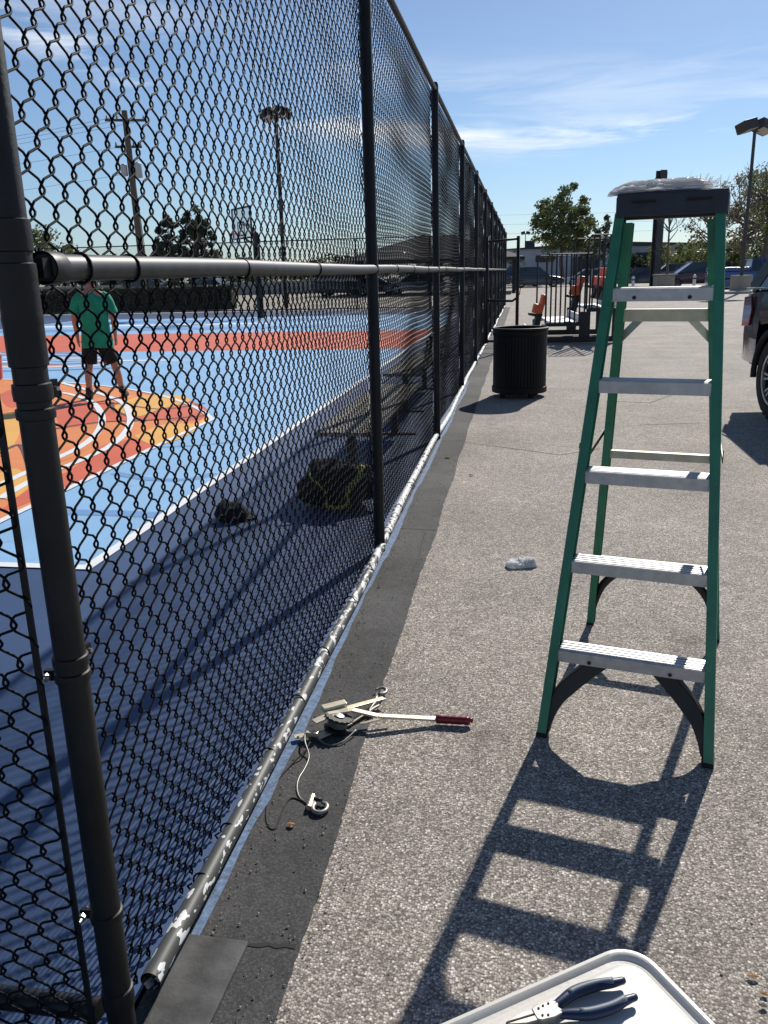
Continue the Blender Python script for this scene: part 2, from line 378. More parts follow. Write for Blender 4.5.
# joints and cracks in the strip
random.seed(11)
def crack(name, pts, wd):
    z = .0055 if min(p[0] for p in pts) < -.5 else .0018
    if max(p[0] for p in pts) > -.45 and min(p[0] for p in pts) < -.5: z = .0048
    b = MB(); P = []
    for i in range(len(pts)-1):
        a = Vector((*pts[i], 0)); c = Vector((*pts[i+1], 0)); n = max(2, int((c-a).length/.012))
        for j in range(n): P.append(a.lerp(c, j/n)+Vector((random.uniform(-.003, .003), random.uniform(-.003, .003), 0)))
    P.append(Vector((*pts[-1], 0)))
    Lf = []; Rt = []
    for i, p in enumerate(P):
        t = (P[min(i+1, len(P)-1)]-P[max(i-1, 0)]).normalized(); nn = Vector((-t.y, t.x, 0)); ww = wd*random.uniform(.5, 1.3)
        Lf.append(tuple(p+nn*ww+Vector((0, 0, z)))); Rt.append(tuple(p-nn*ww+Vector((0, 0, z))))
    b.add(Lf+Rt, [(i, i+1, i+1+len(P), i+len(P)) for i in range(len(P)-1)])
    o = b.build(name, 'rubber', norm=False); o['kind'] = 'structure'; return o
g2 = lambda x, y: tuple(gnd(x, y))[:2]
for pp, wd in (([g2(384, 528), g2(436, 531)], .004), ([g2(425, 533), g2(418, 560), g2(412, 572)], .003), ([g2(438, 442), g2(462, 441)], .004),
           ([g2(459, 433), g2(457, 441), g2(500, 447)], .004), ([g2(190, 938), g2(250, 946), g2(296, 948)], .0065),
           ([g2(606, 401), g2(650, 403), g2(672, 395)], .012), ([g2(500, 447), g2(560, 455), g2(600, 449)], .006), ([g2(640, 425), g2(700, 423)], .008), ([g2(380, 690), g2(372, 722)], .002), ([g2(540, 560), g2(470, 556)], .0)):
    if wd: crack('pavement_crack', pp, wd)
b = MB(); b.prism([g2(141, 1040), g2(186, 938), g2(249, 946), g2(205, 1040)], .004, .0155)
o = b.build('concrete_footing', 'concrete', bevel=.003); o['kind'] = 'structure'
# distant paving and court
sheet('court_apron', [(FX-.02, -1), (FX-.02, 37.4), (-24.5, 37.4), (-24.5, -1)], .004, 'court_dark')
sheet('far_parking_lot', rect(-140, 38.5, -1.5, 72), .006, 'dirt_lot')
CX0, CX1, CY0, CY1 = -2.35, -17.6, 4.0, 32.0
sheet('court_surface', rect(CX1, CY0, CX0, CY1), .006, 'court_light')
sheet('court_band', rect(CX1+.06, 17.5, CX0-.06, 23.2), .008, 'red')
def ringpoly(cx, cy, r0, r1, a0, a1, n=48):
    o = [(cx+r1*math.cos(a0+(a1-a0)*i/n), cy+r1*math.sin(a0+(a1-a0)*i/n)) for i in range(n+1)]
    return o+[(cx+r0*math.cos(a1+(a0-a1)*i/n), cy+r0*math.sin(a1+(a0-a1)*i/n)) for i in range(n+1)]
def line_strip(name, pts, wd, z, mt, closed=False):
    P = [Vector((*p, 0)) for p in pts]; n = len(P); A = []; B = []
    for i, p in enumerate(P):
        if closed: t = (P[(i+1) % n]-P[i-1])
        else: t = P[min(i+1, n-1)]-P[max(i-1, 0)]
        t.normalize(); nn = Vector((-t.y, t.x, 0))*wd/2
        A.append(tuple(p+nn+Vector((0, 0, z)))); B.append(tuple(p-nn+Vector((0, 0, z))))
    b = MB(); b.add(A+B, [(i, (i+1) % n, (i+1) % n+n, i+n) for i in range(n if closed else n-1)])
    o = b.build(name, mt, norm=False); o['kind'] = 'structure'
    if o.data.polygons[0].normal.z < 0: o.data.flip_normals()
    return o
def smooth(pts, n=8):
    out = []
    for i in range(len(pts)-1):
        p0 = pts[max(i-1, 0)]; p1 = pts[i]; p2 = pts[i+1]; p3 = pts[min(i+2, len(pts)-1)]
        for j in range(n):
            t = j/n
            out.append(tuple(.5*((2*b)+(-a+c)*t+(2*a-5*b+4*c-d)*t*t+(-a+3*b-3*c+d)*t**3) for a, b, c, d in zip(p0, p1, p2, p3)))
    out.append(tuple(pts[-1])); return out
# three-point area of the near end
cx, cy, r3 = -10.0, 5.2, 7.5
dx = 6.6; a0 = math.acos(dx/r3)
arc = [(cx+r3*math.cos(a0+(PI-2*a0)*i/60), cy+r3*math.sin(a0+(PI-2*a0)*i/60)) for i in range(61)]
area = [(cx+dx, CY0+.03)]+arc+[(cx-dx, CY0+.03)]
sheet('court_area', area, .008, 'orange')
line_strip('court_line', [(cx+dx, CY0+.03)]+arc+[(cx-dx, CY0+.03)], .06, .014, 'court_line')
line_strip('court_line', [(CX0, CY0-.03), (CX0, CY1+.03)], .07, .0095, 'court_line')
line_strip('court_line', [(CX0+.03, CY0), (CX1-.03, CY0)], .07, .011, 'court_line')
line_strip('court_line', [(CX1, CY0-.03), (CX1, CY1+.03)], .07, .0095, 'court_line')
line_strip('court_line', [(CX0+.03, CY1), (CX1-.03, CY1)], .07, .011, 'court_line')
# painted shapes in the area
def patch(pxs, mt, z=.0095):
    pts = [g2(*p) for p in pxs]; sp = smooth(pts+[pts[0]], 6)[:-1]; sheet('painted_patch', sp, z, mt)
patch([(0, 512), (30, 490), (72, 470), (104, 446), (140, 440), (160, 443), (120, 465), (60, 490), (18, 508)], 'red')
patch([(134, 437), (165, 425), (195, 424), (208, 415), (196, 431), (160, 446)], 'yellow', .0098)
patch([(60, 430), (100, 424), (146, 420), (200, 421), (205, 408), (175, 398), (150, 404), (110, 403), (60, 404)], 'red')
patch([(112, 408), (140, 397), (178, 396), (190, 402), (160, 410), (140, 417), (122, 414)], 'yellow', .0110)
patch([(0, 474), (18, 470), (30, 485), (14, 500), (0, 496)], 'yellow', .0110)
patch([(0, 420), (12, 412), (20, 430), (10, 452), (0, 455)], 'yellow', .0110)
patch([(0, 395), (20, 388), (60, 390), (40, 400), (10, 408)], 'red')
patch([(60, 445), (84, 436), (102, 438), (84, 452), (60, 462)], 'orange', .0108)
for pts in ([(52, 430), (100, 423), (150, 421), (212, 416)], [(112, 403), (116, 412), (146, 422)], [(60, 409), (110, 404), (160, 410), (205, 404)], [(0, 455), (20, 446), (30, 470), (34, 500)]):
    line_strip('court_pattern', smooth([g2(*p) for p in pts]), .05, .0125, 'outline')
line_strip('court_line', smooth([g2(*p) for p in [(52, 381), (85, 390), (120, 402), (130, 416), (128, 430), (112, 446), (80, 462), (40, 478), (0, 500)]]), .08, .0140, 'court_line')
line_strip('court_line', smooth([g2(*p) for p in [(48, 392), (70, 395), (92, 403), (102, 417), (98, 433), (82, 447), (56, 460), (0, 486)]]), .08, .0140, 'court_line')
line_strip('court_pattern', [(-13.0, 7.1), (-13.0, 7.2)], .05, .0125, 'outline')
# grey blue pattern strokes on the light blue
for pts, wd in (([(60, 513), (110, 514), (160, 516)], .13), ([(115, 474), (150, 480), (190, 480), (214, 474)], .09), ([(150, 448), (200, 446), (250, 440)], .05)):
    line_strip('court_pattern', smooth([g2(*p) for p in pts]), wd, .0078, 'midblue')
# bands beyond the near area
for y0, y1, mt_, x1 in ((24.6, 26.0, 'midblue', -4.5), (27.2, 28.0, 'court_line', -8), (28.8, 30.6, 'midblue', -6), (15.2, 15.6, 'court_line', -6.2), (14.2, 14.7, 'orange', -8.0)):
    sheet('court_band', [(CX1+.1, y0), (x1, y0+.2), (x1-.8, y1), (CX1+.1, y1)], .0092, mt_)
for i in range(7):
    y = 14.0+i*.55; line_strip('court_pattern', smooth([(-16, y), (-12, y+.3), (-9, y-.2), (-7.2-i*.3, y+.2)]), .16, .0115, ('midblue', 'court_line', 'red')[i % 3])

# ------------------------------------------------------------------ chain link fence
PH, PV = .069, .076
def fabric(mb, origin, direction, length, z0, z1, rad, sides, detail, wav, seed=0, normal=None):
    """woven wires: each a vertical zigzag whose bends hook into its neighbours"""
    rnd = random.Random(seed); d = Vector(direction); nrm = Vector(normal) if normal else Vector((-d.y, d.x, 0))
    nw = int(length/(PH/2)); ov = .0048; A = PH/4+ov; H = z1-z0; nb = int(H/(PV/2)); rows = nb
    for i in range(nw+1):
        x0 = PH/4+i*PH/2
        if x0 > length-PH/4+.02: break
        pts = []
        for k in range(rows+1):
            side = 1 if ((k+i) % 2 == 0) else -1
            zz = z0+k*PV/2
            if detail >= 2: offs = ((-.0135, A-.0085, -1), (-.0085, A-.0034, -1), (-.0035, A-.0005, -.7), (.0035, A-.0005, .7), (.0085, A-.0034, 1), (.0135, A-.0085, 1))
            elif detail == 1: offs = ((-.005, A-.001, -.9), (.005, A-.001, .9))
            else: offs = ((0, A-.002, 0),)
            for dz_, aa, dep in offs:
                dd = dep*.0028*(1 if side > 0 else -1)
                x = x0+side*aa; z = zz+dz_
                wx, wn, wz = wav(x, z)
                pts.append(Vector(origin)+d*(x+wx)+nrm*(dd+wn)+Vector((0, 0, z+wz)))
        mb.tube(pts, rad, sides, caps=False)
    return mb
def wav_near(x, z):
    return (.004*math.sin(z*5+x*2)+.003*math.sin(x*11+z*3), .010*math.sin(z*2.1+1)*math.sin(x*1.9)+.004*math.sin(z*9+x*4), .006*math.sin(x*3.3+z*1.3)+.0025*math.sin(x*17))
def wav_far(x, z):
    e = math.sin(PI*min(1, max(0, x/3.27)))
    return (.005*math.sin(z*6+x), .017*e*math.sin(z*3.6+.8*math.sin(x*2))+.006*math.sin(z*13+x), .008*math.sin(x*3.3+z*2))
posts_y = [1.235, 4.43, 7.74]+[11.04+3.29*i for i in range(9)]
fence = thing('chain_link_fence', 'tall black chain link fence running away along the basketball court edge', 'fence', (FX, posts_y[0], 0))
OX, OY = FX, posts_y[0]
TOP, MID, BOT = 3.02, 1.552, .062
def tie(parent, p, r, ax='y'):
    b = MB(); pts = []
    for j in range(14):
        a = 2*PI*j/14; c, s_ = math.cos(a)*r, math.sin(a)*r
        pts.append((p[0]+c, p[1]+.004*math.sin(a*.5)*3, p[2]+s_) if ax == 'y' else (p[0]+.0, p[1]+c, p[2]+s_))
    b.tube(pts, .0028, 5, closed=True)
    b.tube([(p[0]-r, p[1], p[2]), (p[0]-r-.014, p[1]+.004, p[2]-.012), (p[0]-r-.006, p[1]+.008, p[2]-.03)], .0028, 5) if ax == 'y' else None
    return b.build('wire_tie', 'vinyl', parent, smooth=True)
# posts
def line_post(y, r, cap=True):
    b = MB(); b.lathe([(r, -.05), (r, TOP+.03), (r*.7, TOP+.055), (0.001, TOP+.06)], 16, Matrix.Translation((0, y-OY, 0)))
    return b.build('post', 'post', fence, smooth='edge')
# corner post: outer post with clamps and brace bands
b = MB(); rc = .0275; b.lathe([(rc, -.05), (rc, TOP+.1), (rc*.75, TOP+.13), (.001, TOP+.14)], 28)
cpost = b.build('corner_post', 'post', fence, smooth='edge')
def band(z, h=.022, bolt=None, r=rc+.0035):
    bb = MB(); bb.lathe([(r-.004, z-h/2), (r, z-h/2+.002), (r+.0008, z), (r, z+h/2-.002), (r-.004, z+h/2)], 28)
    if bolt is not None:
        an = bolt; dx_, dy_ = math.cos(an), math.sin(an)
        bb.bar((dx_*(r-.002), dy_*(r-.002), z), (dx_*(r+.020), dy_*(r+.020), z), .009, h)
    o_ = bb.build('brace_band', 'post', cpost, smooth='edge')
    if bolt is not None:
        b2 = MB(); c = Vector((dx_*(r+.012), dy_*(r+.012), z)); t = Vector((-dy_, dx_, 0))
        if dx_ > -2: 
            b2.tube([c-t*.012, c+t*.028], .0038, 8); b2.tube([c+t*.008, c+t*.016], .0075, 6)
        b2.build('bolt', 'galv', o_)
for z, h, bo in ((2.32, .022, R(95)), (2.06, .03, None), (1.60, .05, None), (1.545, .03, R(85)), (1.475, .024, None), (1.36, .030, R(75)), (1.325, .020, None),
                 (.885, .022, R(80)), (.855, .020, R(185)), (2.75, .022, R(85)), (.34, .02, R(185)), (.14, .045, None)):
    band(z, h, bo)
bb = MB(); bb.lathe([(rc, 1.40), (rc+.0035, 1.402), (rc+.0035, 1.535), (rc, 1.537)], 28); bb.build('sleeve', 'post', cpost, smooth='edge')
for y in posts_y[1:]: line_post(y, .031 if y < 36 else .036)
# rails
xr = .0
ylen = posts_y[-1]-OY
b = MB(); b.tube([(0, .02, TOP), (0, ylen, TOP)], .021, 14); b.build('top_rail', 'post', fence, smooth='edge')
# the mid rail, with pressed end cup and welded sleeves
pts = [(0.012, .062, MID)]; n = 40
for i in range(1, n+1):
    y = .062+(ylen-.07)*i/n; pts.append((.012+.002*math.sin(y*1.7), y, MID+.003*math.sin(y*1.9)))
b = MB(); b.tube(pts, .0225, 16); mr_o = b.build('mid_rail', 'mid_rail', fence, smooth='edge')
b = MB(); b.lathe([(.027, 0), (.0275, .006), (.026, .045), (.0235, .05)], 18, Matrix.Translation((.012, .058, MID)) @ Matrix.Rotation(R(-90), 4, 'X')); 
b.bar((.012, .034, MID), (.012, .062, MID), .03, .03)
b.build('rail_end_cup', 'post', fence, smooth='edge')
for y in (.17, .36, 1.05, 1.9): tie(mr_o, (.012, y, MID), .0255)
for y in (3.9, 4.7, 5.6, 7.2, 8.5): tie(mr_o, (.012, y, MID), .0255)
for k_, y in enumerate(posts_y[1:]):
    b = MB(); b.lathe([(.034, -.02), (.036, -.014), (.036, .014), (.034, .02)], 18, Matrix.Translation((0, y-OY, MID)))
    b.build('rail_clamp', 'post', fence, smooth='edge')
# bottom rail in bent lengths
rnd = random.Random(5); pts = []
for i in range(0, 121):
    y = .115+(ylen-.1)*i/120
    pts.append((.006+.010*math.sin(y*.9)+.004*math.sin(y*2.7), y, BOT-.012+.010*math.sin(y*1.3+1)))
b = MB(); b.tube(pts, .0235, 16, caps=False)
b.tube([(.0075, .1155, .0555), (.0085, .30, .0555)], .019, 14, caps=False)
b.build('bottom_rail', 'bot_rail', fence, smooth='edge')
for y in (.42, .62, 1.0, 1.35, 1.75, 2.3, 2.75, 3.4, 3.9, 4.5, 5.2): tie(fence, (.008, y, BOT-.006), .027)
# fabric, bay by bay
def mesh_bay(i, detail, rad, sides, wav):
    y0 = posts_y[i]-OY+(.095 if i == 0 else 0.0); ln = posts_y[i+1]-OY-y0
    b = MB(); fabric(b, (-.034, 0, 0), (0, 1, 0), ln, .045, TOP+.02, rad, sides, detail, wav, seed=i)
    return b.build('mesh_panel', 'vinyl', fence, smooth=True, norm=False, loc=(0, y0, 0))
mesh_bay(0, 2, .0024, 6, wav_near)
mesh_bay(1, 1, .0023, 5, wav_far)
m2_ = mesh_bay(2, 1, .0021, 4, wav_far)
for i in range(3, 11):
    c = m2_.copy(); COL.objects.link(c); c.parent = fence; c.location = (0, posts_y[i]-OY, 0)
# tension bar by the corner post
b = MB(); b.tube([(-.034, .098+.004*math.sin(z*1.3), z) for z in [.05+.1*k for k in range(30)]], .0032, 6); b.build('tension_bar', 'vinyl', fence, smooth=True)

# the side run turning away to the left
side = thing('chain_link_fence', 'black chain link fence turning left from the thick corner post', 'fence', (FX, OY, 0))
b = MB(); b.tube([(-.045, 0, BOT+.035), (-6.5, 0, BOT+.03)], .0235, 14); b.build('bottom_rail', 'post', side, smooth='edge')
b = MB(); b.tube([(-.06, 0, TOP), (-6.5, 0, TOP)], .021, 14); b.build('top_rail', 'post', side, smooth='edge')
b = MB(); b.tube([(-.06, 0, MID), (-6.5, 0, MID)], .0225, 14); b.build('mid_rail', 'mid_rail', side, smooth='edge')
for x in (-3.25, -6.5):
    b = MB(); b.lathe([(.031, -.05), (.031, TOP+.03), (.02, TOP+.055), (0.001, TOP+.06)], 16, Matrix.Translation((x, 0, 0))); b.build('post', 'post', side, smooth='edge')
b = MB(); fabric(b, (0, -.034, 0), (-1, 0, 0), 3.15, .045, TOP+.02, .0026, 6, 2, wav_near, seed=9, normal=(0, 1, 0))
p = b.build('mesh_panel', 'vinyl', side, smooth=True, norm=False, loc=(-.048, 0, 0))
c = p.copy(); COL.objects.link(c); c.parent = side; c.location = (-3.25, 0, 0)
b = MB(); b.bar((-.046, -.030, .05), (-.046, -.030, 3.0), .012, .006, upv=(0, 1, 0)); b.build('tension_bar', 'post', side, bevel=.001)

# far fence closing the court
farf = thing('chain_link_fence', 'distant black chain link fence across the far end of the court', 'fence', (FX, posts_y[-1]+.12, 0))
m3 = MB(); fabric(m3, (0, 0, 0), (-1, 0, 0), 3.25, .045, TOP, .0024, 3, 0, lambda x, z: (0, 0, 0), normal=(0, 1, 0))
p0 = m3.build('mesh_panel', 'vinyl', farf, norm=False, loc=(0, 0, 0))
for i in range(1, 7):
    c = p0.copy(); COL.objects.link(c); c.parent = farf; c.location = (-3.27*i, 0, 0)
for z, nm in ((TOP, 'top_rail'), (.06, 'bottom_rail')):
    b = MB(); b.tube([(0, 0, z), (-22.9, 0, z)], .024, 8); b.build(nm, 'post', farf, smooth=True)
for i in range(1, 8):
    b = MB(); b.tube([(-3.27*i, 0, 0), (-3.27*i, 0, TOP)], .035, 8); b.build('post', 'post', farf, smooth=True)

# open gate leaf standing out from the fence
gy = 17.4
gate = thing('fence_gate', 'narrow black pipe gate leaf swung open from the fence behind the bin', 'gate', (FX, gy, 0), R(-2))
for x in (.05, .66): b = MB(); b.tube([(x, 0, .1), (x, 0, 2.17)], .033, 10); b.build('stile', 'post', gate, smooth=True)
for P in ([(.05, 0, 2.08), (.66, 0, 2.12)], [(.05, 0, .95), (.56, 0, .93), (.66, 0, 1.0)], [(.05, 0, .14), (.66, 0, .14)]): b = MB(); b.tube(P, .024, 8); b.build('cross_rail', 'post', gate, smooth=True)
b = MB(); b.tube([(.66, -.03, 1.02), (.70, -.05, 1.05), (.72, -.05, 1.18)], .008, 6); b.build('latch', 'post', gate)

# ------------------------------------------------------------------ step ladder
lu = Vector((.973, -.23, 0)).normalized(); lv = Vector((-lu.y, lu.x, 0))
lad = thing('step_ladder', 'green fibreglass step ladder with aluminium steps and black top, standing on the asphalt', 'ladder', (.344, 2.472, 0), math.atan2(lu.y, lu.x))
HT = 1.762
def hw(z): return .282-.0655*z          # outside half width of the front rails
def fv(z): return .015+.285*z                          # front rail depth position
def hb(z): return .276-.078*z
def bv(z): return 1.065-.285*z
for sgn in (-1, 1):
    b = MB()
    rings = []
    for z in (.012, HT-.06):
        x = sgn*hw(z); xi = sgn*(hw(z)-.031); t = .004; v0 = fv(z); v1 = v0+.076; xw = sgn*(hw(z)-t)
        rings.append([(x, v0, z), (x, v1, z), (xi, v1, z), (xi, v1-t, z), (xw, v1-t, z), (xw, v0+t, z), (xi, v0+t, z), (xi, v0, z)])
    b.loft(rings); b.build('front_rail', 'green_frp', lad, bevel=.0012)
    b = MB(); rings = []
    for z in (.012, HT-.09):
        x = sgn*hb(z); xi = sgn*(hb(z)-.030); t = .004; v1 = bv(z); v0 = v1-.055; xw = sgn*(hb(z)-t)
        rings.append([(x, v0, z), (x, v1, z), (xi, v1, z), (xi, v1-t, z), (xw, v1-t, z), (xw, v0+t, z), (xi, v0+t, z), (xi, v0, z)])
    b.loft(rings); b.build('rear_rail', 'green_frp', lad, bevel=.0012)
    # feet
    b = MB(); b.box((sgn*(hw(0)-.018), .053, .008), (.038, .078, .015)); b.build('foot', 'rubber', lad, bevel=.003)
    b = MB(); b.box((sgn*(hb(0)-.015), bv(0)-.028, .008), (.032, .058, .015)); b.build('foot', 'rubber', lad, bevel=.003)
    # moulded knee braces
    b = MB()
    P = smooth([(sgn*.088, .145, .262), (sgn*.125, .132, .230), (sgn*.175, .11, .185), (sgn*.218, .09, .135), (sgn*.240, .07, .08), (sgn*.250, .055, .025)], 4)
    P = [Vector(q) for q in P]
    rg = []
    for i, q in enumerate(P):
        t = (P[min(i+1, len(P)-1)]-P[max(i-1, 0)]).normalized(); sd_ = Vector((0, 1, 0)); nn = t.cross(sd_).normalized()
        wdt = .050-.034*max(0, (i/(len(P)-1)-.5)*2)
        rg.append([tuple(q+nn*a+sd_*c) for a, c in ((-wdt*.55, -.022), (wdt*.55, -.022), (wdt*.55, .022), (-wdt*.55, .022))])
    b.loft(rg); b.build('knee_brace', 'blk_plastic', lad, bevel=.004)
    b = MB()
    P = smooth([(sgn*.095, .945, .325), (sgn*.155, .965, .275), (sgn*.215, .985, .20), (sgn*.250, 1.00, .10)], 4)
    b.tube(P, .017, 8, flat=.5); b.build('knee_brace', 'blk_plastic', lad, smooth=True)
    # spreader, two links
    b = MB(); z = .93
    mid_ = Vector((sgn*(hw(z)+.006), .5*(fv(z)+.04+bv(z)), z-.055)); a = Vector((sgn*(hw(z)+.006), fv(z)+.05, z+.02)); c = Vector((sgn*(hb(z)+.004), bv(z)-.02, z-.01))
    b.bar(a, mid_, .003, .018); b.bar(mid_, c, .003, .018); b.build('spreader_bar', 'dark_steel', lad)
    # rear diagonal braces under the top back bar
    b = MB(); b.bar((sgn*.085, bv(1.36)-.03, 1.352), (sgn*(hb(1.25)-.01), bv(1.25)-.03, 1.265), .026, .004, upv=(0, 1, 0)); b.build('diagonal_brace', 'alu', lad, bevel=.0008)
    # front top braces behind step 5
    b = MB(); b.bar((sgn*(hw(1.47)-.035), fv(1.47)+.07, 1.462), (sgn*(hw(1.36)-.006), fv(1.36)+.06, 1.36), .003, .026, upv=(0, 1, 0)); b.build('diagonal_brace', 'alu', lad, bevel=.0008)
for i in range(1, 6):
    z = .2925*i; hwz = hw(z)-.0295; v0 = fv(z)+.001
    b = MB()
    b.box((0, v0+.044, z-.002), (2*hwz-.0, .082, .004))                 # tread
    b.box((0, v0+.0015, z-.022), (2*hwz, .003, .040))                    # front face
    b.box((0, v0+.0865, z-.018), (2*hwz, .003, .032))                    # back lip
    for q_ in range(4): b.box((0, v0+.014+.019*q_, z+.0008), (2*hwz-.004, .010, .003))
    st = b.build('step', 'alu_face', lad, bevel=.0008)
    for s_ in (-1, 1) if i in (1, 5) else ():
        b = MB(); b.lathe([(.0001, 0), (.006, .001), (.0065, .0035), (.003, .005), (.0001, .005)], 10, Matrix.Translation((s_*hwz*.55, v0, z-.03)) @ Matrix.Rotation(R(90), 4, 'X'))
        b.build('rivet', 'dark_steel', st, smooth=True)
    for s_ in (-1, 1):
        b = MB(); b.lathe([(.0001, 0), (.007, .001), (.007, .003), (.0001, .004)], 10, Matrix.Translation((s_*(hw(z)-.018), v0+.004, z-.022)) @ Matrix.Rotation(R(90), 4, 'X')); b.build('rivet', 'dark_steel', lad, smooth=True)
for z, dz_ in ((.34, .02), (.828, .025), (1.365, .036)):
    b = MB(); b.box((0, bv(z)-.027, z), (2*hb(z)-.01, .03, dz_*1.2)); b.build('rear_bar', 'cream_bar', lad, bevel=.002)
# top cap
b = MB()
hx = .171; vt = fv(HT); o_ = vt-.031
prof = [(o_, HT-.074), (o_+.012, HT-.004), (o_+.018, HT), (o_+.20, HT), (o_+.21, HT-.006), (o_+.232, HT-.074), (o_+.20, HT-.074), (o_+.19, HT-.012), (o_+.03, HT-.012), (o_+.006, HT-.074)]
rg = []
for x in (-hx, hx):
    rg.append([(x+.005, y, z) for y, z in prof])
b.loft(rg)
for x in (-hx+.001, hx-.001): b.box((x+.005, o_+.112, HT-.045), (.006, .20, .068))
cap_ = b.build('top_cap', 'cap_plastic', lad, bevel=.003)
for x in (-.085, .085): b = MB(); b.box((x+.005, o_+.0035, HT-.028), (.075, .006, .006)); b.build('slot', 'rubber', cap_)

# crumpled plastic packets
def crumple(name, parent, dims, seed, amp, mt, nx=90, ny=54, lift=0, shape=None):
    rnd = random.Random(seed); b = MB(); L_, W_, H_ = dims; top = []; bot = []
    for j in range(ny+1):
        for i in range(nx+1):
            u = i/nx*2-1; v = j/ny*2-1
            e = max(0, (1-abs(u)**3.2))*max(0, (1-abs(v)**2.4))
            # long folds running with the length, then small creases
            f1 = noise.noise(Vector((u*1.1+seed, v*1.6, seed*.7)))
            f2 = 1-abs(noise.noise(Vector((u*1.6+seed+v*.8, v*4.2-u*.9, 2.0))))*2.4
            f3 = 1-abs(noise.noise(Vector((u*5.0+seed, v*7.0+u*2, 5.0))))*2.0
            edge = 1+.10*noise.noise(Vector((u*2+seed, v*2, 9)))
            h = H_*(e**.55)*(.72+.55*f1)+amp*(f2*.8+.35*f3)*(e**.4)
            h = max(h, 0)
            x = u*L_/2*edge; y = v*W_/2*edge*(1 if not shape else shape(u))
            top.append((x, y, h+.001+lift)); bot.append((x, y, .0+lift-.0*h))
    n = nx+1; fs = []
    for j in range(ny):
        for i in range(nx):
            a = j*n+i; fs.append((a, a+1, a+n+1, a+n))
    k = len(top); fb = [tuple(reversed([q+k for q in f])) for f in fs]
    b.add(top+bot, fs+fb)
    rim = [i for i in range(n)]+[j*n+nx for j in range(1, ny+1)]+[ny*n+i for i in range(nx-1, -1, -1)]+[j*n for j in range(ny-1, 0, -1)]
    b.f += [(rim[q], rim[(q+1) % len(rim)], rim[(q+1) % len(rim)]+k, rim[q]+k) for q in range(len(rim))]
    return b.build(name, mt, parent, smooth='edge')
tp = lad.location+lu*(-.030)+lv*(vt+.075)+Vector((0, 0, HT+.001))
pk = thing('plastic_packet', 'crumpled milky plastic packet lying on the black top of the ladder', 'plastic bag', tp, math.atan2(lu.y, lu.x)+R(3))
def sheetfold(parent, L_, W_, seed, z0, rot, dx, droop=0, mt='film_w', hmax=.010):
    """a flattened bag: thin closed pillow with long sharp folds and pinched ends"""
    nx, ny = 80, 34; top = []; bot = []; ca, sa = math.cos(R(rot)), math.sin(R(rot))
    for j_ in range(ny+1):
        for i_ in range(nx+1):
            u = i_/nx*2-1; v = j_/ny*2-1
            wd_ = (1-.55*max(0, -u)**2.2)*(1-.25*max(0, u)**5)
            x = u*L_/2*(1+.04*noise.noise(Vector((v*2, seed, 1)))); y = v*W_/2*wd_+.004*noise.noise(Vector((u*3, v, seed)))
            fold = 1.25*abs(noise.noise(Vector((u*1.3+seed, v*4.5+u*.8, seed))))+.5*abs(noise.noise(Vector((u*3.1, v*9-u*2.0, seed+3))))
            e = (1-abs(v)**4)*(1-abs(u)**8)
            h = hmax*e**.5*(1.15-1.25*fold)
            h = max(h, .0006); zz = z0-droop*max(0, -u-.45)**1.5
            X = x*ca-y*sa+dx; Y = x*sa+y*ca
            top.append((X, Y, zz+h)); bot.append((X, Y, zz))
    b = MB(); n = nx+1; k = len(top)
    fs = [(j_*n+i_, j_*n+i_+1, (j_+1)*n+i_+1, (j_+1)*n+i_) for j_ in range(ny) for i_ in range(nx)]
    b.add(top+bot, fs+[tuple(reversed([q+k for q in f])) for f in fs])
    return b.build('film_layer', mt, parent, norm=False)
sheetfold(pk, .31, .15, 3, .001, 0, -.005, .0, 'alu_face', .008)
sheetfold(pk, .33, .17, 7, .010, 3, -.012, .03, 'film_w', .024)
sheetfold(pk, .30, .12, 12, .027, -4, -.02, .05, 'film_w', .016)
gl = gnd(521, 566)
pw = thing('plastic_wrapper', 'small clear crumpled plastic wrapper alone on the asphalt', 'wrapper', (gl.x, gl.y, .002), R(12))
sheetfold(pw, .165, .095, 21, .001, 8, 0, 0, 'film', .034)
sheetfold(pw, .105, .060, 33, .004, -14, .030, 0, 'film_w', .042)
sheetfold(pw, .070, .045, 41, .003, 30, -.045, 0, 'film_w', .020)
b = MB(); rnd = random.Random(4)
for k in range(26):
    a = Vector((.13+rnd.uniform(-.02, .03), rnd.uniform(-.05, .05), .012)); d_ = Vector((rnd.uniform(-.4, 1), rnd.uniform(-.5, .5), rnd.uniform(.1, .9))).normalized()
    b.tube([a, a+d_*.02, a+d_*.04+Vector((.004, 0, .004))], .0011, 4)
b.build('frayed_end', 'film_w', pk)

# ------------------------------------------------------------------ bin with lid, pliers
LZ = .5; LA, LB = .42, .56
eA = gnd(610, 948, LZ); eB = gnd(445, 1020, LZ); eC = gnd(655, 962, LZ); eD = gnd(712, 1022, LZ)
d1 = Vector((eB-eA).xy.to_3d()).normalized(); dr_ = Vector((eD-eC).xy.to_3d()).normalized()
d2 = Vector((-d1.y, d1.x, 0)); d2 = d2 if d2.dot(dr_) > 0 else -d2
